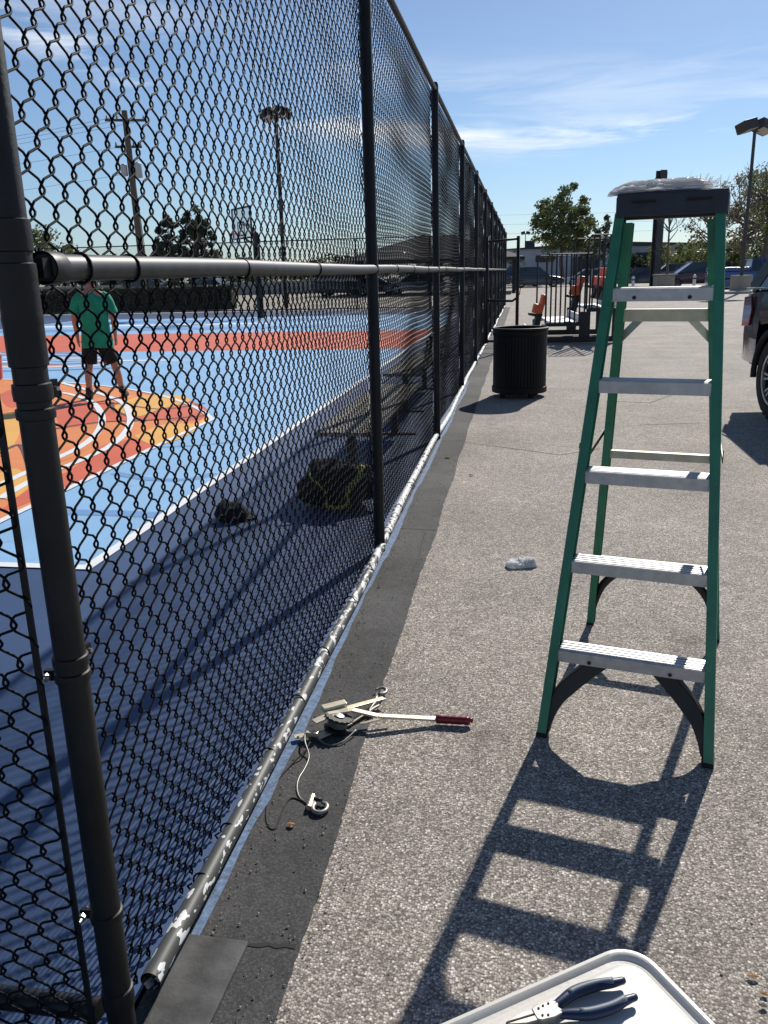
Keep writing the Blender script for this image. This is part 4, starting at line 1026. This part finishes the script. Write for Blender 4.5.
b.box((0, 0, H_/2), (.08, .45, H_)); b.build('beam', 'beam', sb_)
b = MB(); b.prism([(-.22, 0), (-.75, 0), (-.22, .85)], -.03, .03, Matrix.Translation((0, 0, H_-1.0)) @ Matrix.Rotation(R(90), 4, 'X')); b.build('bracket_plate', 'beam', sb_)
b = MB(); b.box((.27, 0, H_-1.6), (.06, .4, 3.0)); b.build('side_channel', 'galv', sb_)

# ------------------------------------------------------------------ bleachers with orange seats
bl = thing('bleachers', 'small portable aluminium bleachers with black railings and orange seats beyond the bin', 'bleachers', (-.15, 18.3, 0), R(4))
LN = 2.2
for x, wd_, z in ((.10, .42, .12), (1.02, .62, .42), (1.78, .50, .70)):
    b = MB(); b.box((x, LN/2, z), (wd_, LN, .05)); b.build('deck_plank', 'plank', bl, bevel=.006)
    b = MB(); b.box((x+wd_/2+.02, LN/2, z+.10), (.03, LN, .15)); b.build('riser_board', 'plank', bl)
for y in (.0, LN):
    b = MB(); b.box((1.1, y, .08), (2.2, .08, .12)); b.box((1.05, y, .38), (1.0, .06, .05)); b.box((1.78, y, .67), (.62, .06, .05))
    b.box((.58, y, .26), (.10, .07, .26)); b.box((1.44, y, .39), (.22, .07, .52)); b.box((2.06, y, .4), (.10, .07, .53)); b.build('side_frame', 'bl_frame', bl)
def railing(x0, x1, z0, z1, y, bars=True):
    b = MB(); b.tube([(x0, y, z0), (x0, y, z1-.08), (x0+.06, y, z1), (x1, y, z1), (x1, y, z0)], .020, 6); b.tube([(x0, y, z0), (x1, y, z0)], .02, 6)
    n_ = int((x1-x0)/.10)
    if bars:
        for k in range(1, n_): b.tube([(x0+(x1-x0)*k/n_, y, z0), (x0+(x1-x0)*k/n_, y, z1)], .019, 5)
    b.build('railing', 'bl_frame', bl)
railing(.62, 1.52, .42, 1.82, -.02); railing(1.46, 2.12, .70, 2.18, -.02)
railing(.62, 1.52, .42, 1.82, LN+.02, False); railing(1.46, 2.12, .70, 2.18, LN+.02, False)
for z in (2.18, 1.6):
    b = MB(); b.tube([(2.12, 0, z), (2.12, LN, z)], .02, 6); b.build('back_railing', 'bl_frame', bl)
for row, (x, z, n_) in enumerate(((.52, .62, 1), (1.30, .98, 1), (1.92, 1.14, 3))):
    for k in range(n_):
        y = .35+k*.62
        Tq = Matrix.Translation((x, y, z)) @ Matrix.Rotation(R(14), 4, 'Y')
        b = MB(); b.box((0, 0, .20), (.09, .46, .40), Tq); b.box((-.09, 0, .08), (.13, .44, .20), Tq)
        st = b.build('orange_seat', 'seat_orange', bl, bevel=.02)
        b = MB(); b.box((.0, 0, -.14), (.12, .34, .30), Tq); b.box((-.12, 0, -.06), (.20, .3, .05), Tq); b.build('seat_bracket', 'bl_frame', st)

# ------------------------------------------------------------------ vehicles
def wheel(t, x, y, r_, wd_, side_, fancy=False):
    T = Matrix.Translation((x, y, r_)) @ Matrix.Rotation(R(90)*side_, 4, 'X')      # outer face toward -side... local +z points outwards
    b = MB(); w2 = wd_/2
    b.lathe([(r_*.62, -w2), (r_*.9, -w2), (r_*.985, -w2*.75), (r_, -w2*.4), (r_, w2*.4), (r_*.985, w2*.75), (r_*.93, w2), (r_*.70, w2*1.02), (r_*.66, w2*.85)], 36, T)
    if fancy:
        for k in range(30):
            for z_ in (w2*.62, -w2*.62): b.box((r_*.985, 0, z_), (.022, .035, w2*.5), T @ Matrix.Rotation(2*PI*k/30+(.1 if z_ > 0 else 0), 4, 'Z'))
    ty = b.build('tyre', 'tyre', t, smooth='edge')
    b = MB(); b.lathe([(r_*.68, w2*.86), (r_*.64, w2*.9), (r_*.60, w2*.6), (r_*.58, -w2*.3), (.001, -w2*.3)], 36, T); b.build('rim', 'rim_a' if not fancy else 'dark_steel', ty, smooth='edge')
    b = MB(); n_ = 8 if fancy else 5
    for k in range(n_):
        a = 2*PI*k/n_
        if fancy:
            for da in (-.12, .12):
                b.bar(T @ Vector((.06*math.cos(a), .06*math.sin(a), w2*.55)), T @ Vector((r_*.62*math.cos(a+da), r_*.62*math.sin(a+da), w2*.78)), .022, .022, upv=T.to_3x3() @ Vector((0, 0, 1)))
        else: b.bar(T @ Vector((0, 0, w2*.6)), T @ Vector((r_*.62*math.cos(a), r_*.62*math.sin(a), w2*.7)), .06, .03, upv=T.to_3x3() @ Vector((0, 0, 1)))
    b.lathe([(.075, w2*.35), (.07, w2*.8), (.001, w2*.86)], 16, T)
    if fancy: b.lathe([(r_*.665, w2*.84), (r_*.665, w2*.97), (r_*.61, w2*.94), (r_*.60, w2*.7)], 36, T)
    b.build('spokes', 'rim_a', ty)
def body_loft(b, secs, W_, tum=.0):
    """secs: (x, z_low, z_high, halfwidth_low, halfwidth_high)"""
    rings = []
    for x, zl, zh, wl_, wh in secs:
        m_ = (zl+zh)/2
        rings.append([(x, -wl_, zl), (x, -wl_*1.02, zl+(zh-zl)*.35), (x, -(wl_+wh)/2*1.01, zl+(zh-zl)*.7), (x, -wh, zh-.03), (x, -wh+.06, zh), (x, wh-.06, zh), (x, wh, zh-.03), (x, (wl_+wh)/2*1.01, zl+(zh-zl)*.7), (x, wl_*1.02, zl+(zh-zl)*.35), (x, wl_, zl)])
    b.loft(rings)
def car(name, label, cat, x, y, rz, mtp, kind='sedan', group=None):
    t = thing(name, label, cat, (x, y, 0), rz, group)
    Lh = {'sedan': 4.6, 'suv': 4.7, 'van': 5.0, 'truck': 5.6}[kind]; w_ = .9
    b = MB(); zb = {'sedan': .90, 'suv': 1.02, 'van': 1.05, 'truck': 1.12}[kind]
    h2 = Lh/2
    body_loft(b, [(-h2, .45, zb-.18, w_-.12, w_-.15), (-h2+.12, .3, zb-.04, w_-.03, w_-.06), (-h2+.9, .24, zb, w_, w_-.04), (h2-1.5, .24, zb, w_, w_-.04), (h2-.5, .26, zb-.14, w_-.02, w_-.10), (h2-.08, .32, zb-.28, w_-.10, w_-.18), (h2, .42, zb-.38, w_-.2, w_-.25)], w_)
    bo = b.build('body', mtp, t, smooth='edge')
    zt = {'sedan': 1.43, 'suv': 1.72, 'van': 1.76, 'truck': 1.80}[kind]
    xs = {'sedan': (-1.75, -1.0, .35, 1.15), 'suv': (-2.2, -1.95, .2, 1.05), 'van': (-2.35, -2.1, .5, 1.5), 'truck': (-.55, -.45, .55, 1.15)}[kind]
    b = MB(); rg = []
    for x_, z0_, wd_ in ((xs[0], zb-.02, w_-.07), (xs[1], zt-.03, w_-.22), (xs[2], zt-.02, w_-.2), (xs[3], zb-.02, w_-.09)):
        rg.append((x_, z0_, wd_))
    (xa, za, wa), (xb, zb_, wb), (xc, zc_, wc), (xd, zd, wd2) = rg
    vs_ = [(xa, -wa, za), (xd, -wd2, zd), (xd, wd2, zd), (xa, wa, za), (xb, -wb, zb_), (xc, -wc, zc_), (xc, wc, zc_), (xb, wb, zb_)]
    b.add(vs_, [(0, 1, 5, 4), (1, 2, 6, 5), (2, 3, 7, 6), (3, 0, 4, 7), (4, 5, 6, 7)]); b.build('windows', 'glass_car', t)
    b = MB(); b.add([(xb-.04, -wb-.01, zb_+.0), (xc+.04, -wc-.01, zc_), (xc+.04, wc+.01, zc_), (xb-.04, wb+.01, zb_), (xb, -wb+.05, zb_+.05), (xc, -wc+.05, zc_+.045), (xc, wc-.05, zc_+.045), (xb, wb-.05, zb_+.05)],
                    [(3, 2, 1, 0), (4, 5, 6, 7), (0, 1, 5, 4), (1, 2, 6, 5), (2, 3, 7, 6), (3, 0, 4, 7)])
    for s_ in (-1, 1):
        for (p_, q_) in (((xa, wa, za), (xb, wb, zb_)), ((xd, wd2, zd), (xc, wc, zc_)), (((xa+xd)/2, (wa+wd2)/2, za), ((xb+xc)/2, (wb+wc)/2, zb_))):
            b.bar((p_[0], s_*p_[1]+.008*s_, p_[2]), (q_[0], s_*q_[1]+.008*s_, q_[2]), .07, .05, upv=(0, 1, 0))
    b.build('roof', mtp, t)
    if kind == 'truck':
        b = MB(); b.box((-1.68, 0, zb+.12), (2.2, 1.66, .24)); b.build('bed_side', mtp, t, bevel=.03)
    for sx_ in (-h2+.95, h2-.95):
        for s_ in (-1, 1): wheel(t, sx_, s_*(w_-.10), .34 if kind != 'truck' else .39, .22, 1 if s_ < 0 else -1)
    for s_ in (-1, 1):
        b = MB(); b.box((h2-.06, s_*(w_-.30), zb-.36), (.12, .30, .12)); b.build('headlight', 'lamp_lens', t, bevel=.02)
        b = MB(); b.box((-h2+.03, s_*(w_-.22), zb-.2), (.10, .20, .18)); b.build('tail_light', 'tail', t, bevel=.02)
    return t
P_blk = paint('black_car_paint', (.012, .013, .015)); P_wht = paint('white_car_paint', (.7, .7, .7)); P_blu = paint('bright_blue_paint', (.012, .06, .24)); P_gry = paint('grey_car_paint', (.12, .12, .13)); P_red = paint('maroon_paint', (.10, .02, .02)); P_sil = paint('silver_paint', (.42, .43, .45)); P_nvy = paint('navy_paint', (.02, .03, .06))
for px, Y, kind, mp_, rz_, lab in (
        (537, 78, 'suv', P_blk, 4, 'black parked SUV left of the white car behind the bleachers'),
        (588, 80, 'sedan', P_wht, 180, 'white parked sedan seen through the bleacher railing'),
        (640, 72, 'sedan', P_blk, 176, 'black parked sedan left of the stone planter'),
        (697, 66, 'van', P_red, 184, 'dark minivan behind the kerbed island between the ladder rails'),
        (515, 82, 'truck', P_nvy, 180, 'dark blue parked pickup beside the warehouse at the fence end'),
        (668, 92, 'suv', P_gry, 180, 'grey parked SUV in the rear row above the planter'),
        (625, 94, 'suv', P_blk, 0, 'black parked SUV in the rear row left of the steel beam'),
        (712, 80, 'sedan', P_sil, 0, 'silver parked sedan hidden partly behind the right ladder rail'),
        (606, 96, 'van', P_sil, 180, 'silver parked van behind the orange bleacher seats'),
        (345, 62, 'suv', P_blk, 0, 'black parked SUV beyond the far court fence beside the lamp post'),
        (372, 66, 'sedan', P_gry, 0, 'grey parked sedan beyond the court beside the fence post'),
        (415, 64, 'sedan', P_wht, 180, 'white parked sedan under the dark pavilion roof'),
        (205, 66, 'sedan', P_gry, 180, 'grey parked sedan beyond the hedge at left'),
        (150, 68, 'suv', P_blk, 0, 'black parked SUV beyond the hedge at left')):
    q = at(px, 270, Y); car('parked_car' if kind != 'truck' else 'pickup_truck', lab, 'car' if kind != 'truck' else 'pickup truck', q.x, Y, R(rz_), mp_, kind, 'vehicles parked in the far rows')
q = at(735, 270, 54); car('pickup_truck', 'bright blue parked pickup truck behind the lamp post base', 'pickup truck', q.x+1.7, 56, R(2), P_blu, 'truck')
q = at(757, 262, 60); car('parked_car', 'white parked van just above the dark SUV at the right edge', 'car', q.x+1, 62, R(170), P_wht, 'van')

# near vehicle at the right edge: heading mostly toward the camera, right flank facing the court
hd_dir = Vector((.13, -.99, 0)).normalized(); wc = gnd(771, 420)
suv = thing('parked_suv', 'dark SUV with chrome bumper and alloy wheel cut off by the right edge', 'car', (0, 0, 0), math.atan2(hd_dir.y, hd_dir.x))
sv_side = Vector((hd_dir.y, -hd_dir.x, 0))             # vehicle's right side direction
# local: x forward, y left; right flank at y=-w
w_ = .98; RW = -1.45
suv.location = wc-hd_dir*RW+Vector((-sv_side.x, -sv_side.y, 0))*(w_-.02)
suv.location.z = 0
b = MB()
body_loft(b, [(-2.42, .66, 1.12, w_-.10, w_-.10), (-2.38, .56, 1.24, w_-.04, w_-.04), (-2.1, .50, 1.27, w_-.01, w_-.02), (-1.92, .50, 1.27, w_, w_-.02)], w_)
body_loft(b, [(-1.92, .92, 1.27, w_-.005, w_-.02), (-1.45, .98, 1.27, w_-.005, w_-.02), (-.98, .92, 1.27, w_-.005, w_-.02)], w_)
body_loft(b, [(-.98, .42, 1.27, w_, w_-.02), (0, .40, 1.27, w_, w_-.02), (.98, .42, 1.25, w_, w_-.03)], w_)
body_loft(b, [(.98, .92, 1.25, w_-.005, w_-.03), (1.45, .98, 1.20, w_-.005, w_-.05), (1.95, .90, 1.14, w_-.01, w_-.08)], w_)
body_loft(b, [(1.95, .45, 1.14, w_-.01, w_-.08), (2.25, .48, 1.05, w_-.06, w_-.12), (2.42, .52, .95, w_-.14, w_-.2)], w_)
b.build('body', 'truck_paint', suv, smooth='edge')
b = MB(); b.box((-0.0, 0, .72), (4.2, 1.2, .5)); b.build('underbody', 'rubber', suv)
za, zt = 1.265, 1.86
vs_ = [(-2.30, -w_+.05, za), (1.15, -w_+.06, za), (1.15, w_-.06, za), (-2.30, w_-.05, za), (-1.78, -w_+.20, zt), (.35, -w_+.2, zt), (.35, w_-.2, zt), (-1.78, w_-.20, zt)]
b = MB(); b.add(vs_, [(0, 1, 5, 4), (1, 2, 6, 5), (2, 3, 7, 6), (3, 0, 4, 7)]); b.build('windows', 'glass_car', suv)
b = MB(); b.loft([[(x, -w_+.18+e, z), (x, w_-.18-e, z), (x, w_-.24-e, z+.05), (x, -w_+.24+e, z+.05)] for x, e, z in ((-1.84, .03, zt-.02), (-1.6, 0, zt), (.2, 0, zt), (.42, .03, zt-.03))])
for s_ in (-1, 1):
    for xa_, xb_, wd_ in ((-2.28, -1.76, .16), (-1.55, -1.35, .07), (-.35, -.35, .09), (1.12, .34, .08)):
        b.bar((xa_, s_*(w_-.045), za), (xb_, s_*(w_-.195), zt), wd_, .03, upv=(0, 1, 0))
b.build('roof', 'truck_paint', suv, smooth='edge')
b = MB(); b.tube([(-1.6, -w_+.24, zt+.10), (.1, -w_+.24, zt+.10)], .018, 8); b.tube([(-1.6, w_-.24, zt+.10), (.1, w_-.24, zt+.10)], .018, 8)
for s_ in (-1, 1):
    for x in (-1.5, -.7, 0): b.tube([(x, s_*(w_-.24), zt+.04), (x, s_*(w_-.24), zt+.1)], .016, 6)
b.build('roof_rack', 'alu', suv)
for s_ in (-1, 1):
    b = MB(); y0 = s_*(w_+.004)
    b.prism([(-2.36, .88), (-2.17, .90), (-2.12, 1.06), (-2.17, 1.21), (-2.34, 1.19)], 0, .025, Matrix.Translation((0, y0+(.012 if s_ < 0 else .012), 0)) @ Matrix.Rotation(R(90), 4, 'X'))
    b.box((-2.405, s_*(w_-.18), 1.04), (.03, .20, .28)); b.build('tail_light', 'tail', suv, bevel=.006)
b = MB(); b.tube([(-2.33, -w_-.002, 1.275), (-2.0, -w_-.004, 1.285), (1.0, -w_-.0, 1.275)], .011, 6); b.build('window_trim', 'chrome', suv)
b = MB(); b.loft([[(-2.58+ (.30 if abs(y) > .9 else 0)+(.28 if abs(y)>.98 else 0), y, z) for z in (.52, .55, .74, .77)]+[(-2.50+(.30 if abs(y) > .9 else 0)+(.28 if abs(y)>.98 else 0), y, z) for z in (.77, .52)] for y in (-1.0, -.97, -.88, 0, .88, .97, 1.0)])
b.build('rear_bumper', 'chrome', suv, smooth='edge')
b = MB(); b.box((-2.60, 0, .50), (.30, .07, .07)); b.box((-2.62, 0, .80), (.16, .9, .04)); b.build('tow_hitch', 'rubber', suv, bevel=.01)
b = MB(); b.box((-2.45, 0, .66), (.05, .52, .12)); b.build('number_plate', 'white_pot', suv)
for s_ in (-1, 1):
    for xw in (RW, 1.45):
        b = MB(); P = [(xw+.475*math.cos(R(a)), s_*(w_+.012), .42+.475*math.sin(R(a))) for a in range(-5, 186, 10)]
        b.tube(P, .032, 8); b.build('wheel_arch', 'rubber', suv, smooth=True)
    for xw in (RW, 1.45): wheel(suv, xw, s_*(w_-.12), .415, .27, 1 if s_ < 0 else -1, True)
    b = MB(); b.box((1.0, s_*(w_+.11), 1.33), (.16, .22, .17)); b.build('wing_mirror', 'truck_paint', suv, bevel=.03)
    b = MB(); b.tube([(-.7, s_*(w_+.05), .42), (.7, s_*(w_+.05), .42)], .05, 8); b.build('side_step', 'rubber', suv)
    for x in (-.75, .25): b = MB(); b.box((x, s_*(w_+.015), 1.10), (.18, .03, .035)); b.build('door_handle', 'chrome', suv, bevel=.008)
b = MB(); b.box((2.42, 0, .82), (.05, 1.1, .28)); b.build('grille', 'rubber', suv, bevel=.02)
for s_ in (-1, 1): b = MB(); b.box((2.36, s_*.72, .88), (.12, .3, .16)); b.build('headlight', 'lamp_lens', suv, bevel=.02)

# ------------------------------------------------------------------ planters, island, bollards
isl = gnd(560, 291)
sheet_ = MB(); 
def island(name, x0, y0, x1, y1):
    b = MB(); b.prism([(x0+.6, y0), (x1-.6, y0), (x1, y0+.6), (x1, y1), (x0, y1), (x0, y0+.6)], 0, .14); o = b.build(name, 'kerb', bevel=.03); o['kind'] = 'structure'
a_ = at(630, 288, 52); c_ = at(712, 288, 52); island('kerb_island', a_.x, 52, c_.x, 54.6)
a_ = at(712, 288, 46); island('kerb_island', LPX-2.4, 48.3, LPX+9, 51.6)
q = at(664, 286, 53.2)
pt = thing('stone_planter', 'square stone planter at the foot of the bare tree in the car park', 'planter', (q.x, 53.4, .14), R(10))
b = MB(); b.prism(rrect(1.0, 1.0, .08), 0, .85); b.build('planter_box', 'stone', pt, bevel=.03)
b = MB(); b.prism(rrect(1.1, 1.1, .08), .853, .93); b.build('planter_rim', 'stone', pt, bevel=.02)
for px, lab in ((633, 'white short bollard in front of the black sedan'), (694, 'white short bollard in front of the dark minivan')):
    q = at(px, 285, 51); o = thing('bollard', lab, 'bollard', (q.x, 51, 0), 0, 'white bollards in the car park')
    b = MB(); b.lathe([(.09, 0), (.09, .95), (.06, 1.02), (.001, 1.04)], 12); b.build('bollard_post', 'white_pot', o, smooth='edge')
    b = MB(); b.lathe([(.093, .78), (.093, .86)], 12); b.build('stripe', 'pole', o)

# ------------------------------------------------------------------ buildings
wh = thing('warehouse', 'long low grey metal warehouse behind the parked cars', 'building', (at(500, 262, 120).x-3, 120, 0))
b = MB(); b.box((17, 10, 2.1), (30, 20, 4.2)); wl_ = b.build('wall', 'bld', wh)
b = MB(); b.prism([(1.4, 4.2), (17, 4.9), (32.6, 4.2)], -20.4, .4, Matrix.Rotation(R(90), 4, 'X')); b.build('roof', 'bld_roof', wh)
for x in (4, 9, 22): b = MB(); b.box((x, -.05, 2.9), (2.4, .12, .9)); b.build('window', 'dark_open', wh)
b = MB(); b.box((14.5, -.05, 1.5), (3.4, .12, 3.0)); b.build('roller_door', 'bld_roof', wh)
b = MB(); b.box((7, 6, 5.0), (1.4, 1.4, .9)); b.build('roof_unit', 'bld_roof', wh)
w2 = thing('warehouse', 'small pale grey building seen between the ladder rails', 'building', (at(632, 262, 125).x, 125, 0))
b = MB(); b.box((-1, 6, 1.9), (11, 12, 3.8)); b.build('wall', 'bld', w2)
b = MB(); b.box((-1, 6, 3.95), (11.4, 12.4, .25)); b.build('roof', 'bld_roof', w2)
b = MB(); b.box((1.5, -.05, 2.2), (1.6, .12, 1.0)); b.build('window', 'dark_open', w2)
b = MB(); b.box((-3, -.05, 1.1), (1.1, .12, 2.2)); b.build('door', 'bld_roof', w2)
pv = at(430, 262, 60)
pav = thing('pavilion', 'open pavilion with a broad dark hipped roof beyond the court fence', 'pavilion', (pv.x, 64, 0), R(0))
b = MB(); b.add([(-6.5, -5, 2.4), (6.5, -5, 2.4), (6.5, 5, 2.4), (-6.5, 5, 2.4), (-1.2, 0, 4.1), (1.2, 0, 4.1), (-6.5, -5, 2.2), (6.5, -5, 2.2), (6.5, 5, 2.2), (-6.5, 5, 2.2)],
                [(0, 1, 5, 4), (1, 2, 5), (2, 3, 4, 5), (3, 0, 4), (6, 7, 1, 0), (7, 8, 2, 1), (8, 9, 3, 2), (9, 6, 0, 3), (9, 8, 7, 6)]); b.build('roof', 'pav_roof', pav)
for x in (-5.8, 0, 5.8):
    for y in (-4.4, 4.4): b = MB(); b.box((x, y, 1.1), (.25, .25, 2.2)); b.build('column', 'pav_roof', pav)

# ------------------------------------------------------------------ vegetation
def leaves(b, rnd, c, r_, n, s0, s1, squash=1.0):
    for _ in range(n):
        d_ = Vector((rnd.gauss(0, 1), rnd.gauss(0, 1), rnd.gauss(0, 1))); d_.normalize(); rr = r_*rnd.random()**.45
        p = Vector(c)+Vector((d_.x*rr, d_.y*rr, d_.z*rr*squash)); s_ = rnd.uniform(s0, s1)
        u = Vector((rnd.gauss(0, 1), rnd.gauss(0, 1), rnd.gauss(0, 1))).normalized(); v = u.orthogonal().normalized(); w3 = u.cross(v)
        o = len(b.v)
        b.v += [tuple(p+v*s_), tuple(p+w3*s_*.5), tuple(p-v*s_), tuple(p-w3*s_*.5)]; b.f.append((o, o+1, o+2, o+3))
def tree(name, lab, x, y, h, cr, seed, lf, trunk_h=.35, nclump=60, per=60, s=(.10, .22), lobes=None, squash=.85, group=None, clr=.9, bare=False):
    rnd = random.Random(seed); t = thing(name, lab, 'tree', (x, y, 0), 0, group)
    tb = MB(); th = h*trunk_h; r0 = h*(.013 if per == 0 else .024)
    top = Vector((rnd.uniform(-.3, .3), rnd.uniform(-.3, .3), h*.72))
    tb.tube([(0, 0, -.1), (rnd.uniform(-.1, .1), rnd.uniform(-.1, .1), th*.5), (top.x*.4, top.y*.4, th), tuple(top*.85), tuple(top+Vector((0, 0, h*.1)))], [r0*1.25, r0, r0*.85, r0*.45, r0*.15], 9)
    cb = MB(); tips = []
    cz = th+(h-th)*.5; ch_ = (h-th)*.5
    for k in range(nclump):
        for _ in range(30):
            d_ = Vector((rnd.uniform(-1, 1), rnd.uniform(-1, 1), rnd.uniform(-1, 1)))
            if d_.length < 1: break
        wdt = 1-.35*max(0, d_.z)**1.5-(.2*max(0, -d_.z))
        p = Vector((d_.x*cr*wdt, d_.y*cr*wdt, cz+d_.z*ch_*.92))+Vector((top.x*.5, top.y*.5, 0)); tips.append(p)
    for i, p in enumerate(tips):
        if i % 3 == 0 or bare:
            st = Vector((top.x*.4, top.y*.4, th*.8)).lerp(top, min(1, max(0, (p.z-th)/(h*.5)))*.7); mid_ = st.lerp(p, .5)+Vector((rnd.uniform(-.3, .3), rnd.uniform(-.3, .3), rnd.uniform(-.1, .4)))
            tb.tube([st, mid_, p], [r0*.38, r0*.22, r0*.06], 5)
            if bare:
                for _ in range(5): tb.tube([mid_.lerp(p, rnd.random()), p+Vector((rnd.uniform(-.7, .7), rnd.uniform(-.7, .7), rnd.uniform(.1, .9)))], [r0*.1, r0*.03], 4)
        if per: leaves(cb, rnd, p, cr*rnd.uniform(.14, .30)*clr, int(per*rnd.uniform(.5, 1.4)), s[0], s[1], squash)
    tb.build('trunk', 'bark', t, smooth=True, norm=False)
    if per: cb.build('crown', lf, t, norm=False)
    return t
def T(px, Y): return at(px, 262, Y).x
tree('broadleaf_tree', 'large green broadleaf tree behind the bleachers', T(562, 98), 98, 11.0, 3.7, 1, 'lf_mid', .18, 110, 85, (.12, .24))
tree('broadleaf_tree', 'smaller dark green tree just right of the large green tree', T(603, 105), 105, 7.6, 2.1, 2, 'lf_dark', .25, 45, 60, (.12, .22))
tree('broadleaf_tree', 'slim dark tree top beside the left ladder rail', T(588, 112), 112, 6.6, 1.5, 3, 'lf_dark', .25, 25, 55, (.12, .22))
tree('broadleaf_tree', 'thin-leaved brownish tree left of the right ladder rail', T(712, 72), 72, 8.0, 2.9, 4, 'lf_dry', .3, 34, 34, (.08, .16), bare=True)
tree('broadleaf_tree', 'sparse brownish tree left of the tall lamp post', T(742, 80), 80, 9.0, 3.2, 5, 'lf_dry', .25, 50, 40, (.08, .17), bare=True)
tree('broadleaf_tree', 'large sparse tree with dark limbs at the right edge', T(764, 70), 70, 9.4, 3.8, 6, 'lf_dry', .3, 60, 46, (.08, .17), bare=True)
tree('broadleaf_tree', 'sparse green tree above the dark SUV at the far right', T(790, 62), 62, 8.6, 3.4, 16, 'lf_mid', .3, 50, 46, (.08, .17), bare=True)
tree('bare_tree', 'leafless young tree growing from the stone planter', T(668, 53.4), 53.4, 6.6, 2.3, 7, 'lf_dry', .24, 13, 0, bare=True)
for i, (px, Y, h_, r_, lab, lf) in enumerate(((676, 110, 4.6, 4.2, 'rounded olive bush tree between the ladder rails', 'lf_yel'), (648, 118, 3.8, 3.4, 'low dark bush behind the steel beam', 'lf_dark'), (702, 104, 4.0, 3.5, 'low green bush behind the dark minivan', 'lf_mid'),
                                         (735, 98, 4.4, 4.4, 'low green bush behind the blue pickup', 'lf_mid'), (760, 100, 4.8, 4.4, 'low dark bush behind the lamp post at right', 'lf_dark'), (622, 128, 3.6, 3.5, 'low dark bush left of the pale building', 'lf_dark'))):
    tree('bush', lab, T(px, Y), Y, h_, r_, 30+i, lf, .02, 40, 70, (.14, .26))
tree('broadleaf_tree', 'round dark green tree at the far left beyond the court', T(44, 75), 75, 6.6, 3.4, 8, 'lf_mid', .2, 55, 60, (.12, .22))
tree('conifer_tree', 'left of the two narrow dark trees beyond the court', T(172, 72), 72, 7.0, 1.5, 9, 'lf_dark', .06, 85, 80, (.10, .2))
tree('conifer_tree', 'right and taller of the two narrow dark trees beyond the court', T(198, 72), 72, 7.8, 1.7, 10, 'lf_dark', .06, 90, 80, (.10, .2))
for i, (px, Y, h_, r_, lab) in enumerate(((110, 90, 3.8, 5, 'low distant tree mass left of the power pole'), (240, 95, 3.4, 5, 'low distant tree behind the basketball hoop'), (330, 98, 3.6, 5, 'low distant tree beyond the far court lamp post'), (480, 100, 3.6, 5, 'low distant tree at the end of the tall fence'))):
    tree('bush', lab, T(px, Y), Y, h_, r_, 50+i, 'lf_dark', .02, 40, 60, (.16, .3))
# clipped hedge beyond the far end
a_ = at(20, 300, 41.0); c_ = at(236, 300, 41.0)
hg = thing('hedge', 'long clipped dark hedge behind the far end of the court', 'hedge', (a_.x, 41, 0))
rnd = random.Random(77); b = MB(); ln_ = c_.x-a_.x
for _ in range(15000):
    p = Vector((rnd.uniform(0, ln_), rnd.uniform(-.5, .5), rnd.uniform(.05, 1.12)))
    if rnd.random() < .7:
        k = rnd.random()
        if k < .6: p.y = -.5+rnd.uniform(-.05, .08)
        else: p.z = 1.1+rnd.uniform(-.08, .05)
    s_ = rnd.uniform(.05, .11); u = Vector((rnd.gauss(0, 1), rnd.gauss(0, 1), rnd.gauss(0, 1))).normalized(); v = u.orthogonal().normalized(); w3 = u.cross(v)
    o = len(b.v); b.v += [tuple(p+v*s_), tuple(p+w3*s_*.6), tuple(p-v*s_), tuple(p-w3*s_*.6)]; b.f.append((o, o+1, o+2, o+3))
b.build('foliage', 'lf_dark', hg, norm=False)
b = MB(); b.box((ln_/2, 0, .5), (ln_-.2, .7, 1.0)); b.build('stems', 'bark', hg)
# low pale retaining wall beyond the lot
a_ = at(-40, 300, 73); c_ = at(400, 300, 73)
b = MB(); b.box((0, 0, .55), (c_.x-a_.x, .4, 1.1)); rw = b.build('retaining_wall', 'kerb', loc=((a_.x+c_.x)/2, 73, 0)); tag(rw, 'low pale retaining wall across the far side of the lot', 'wall')
# far tree line, one mass on the horizon
rnd = random.Random(99); b = MB()
for k in range(240):
    x = -260+520*k/239; y = 230+rnd.uniform(-14, 14); h_ = rnd.uniform(2.4, 5.2)
    leaves(b, rnd, (x, y, h_*.45), h_*.62, 42, .4, .9, .9)
o = b.build('distant_trees', 'lf_dark', norm=False); tag(o, 'unbroken line of far-off trees along the horizon', 'trees', kind='stuff')
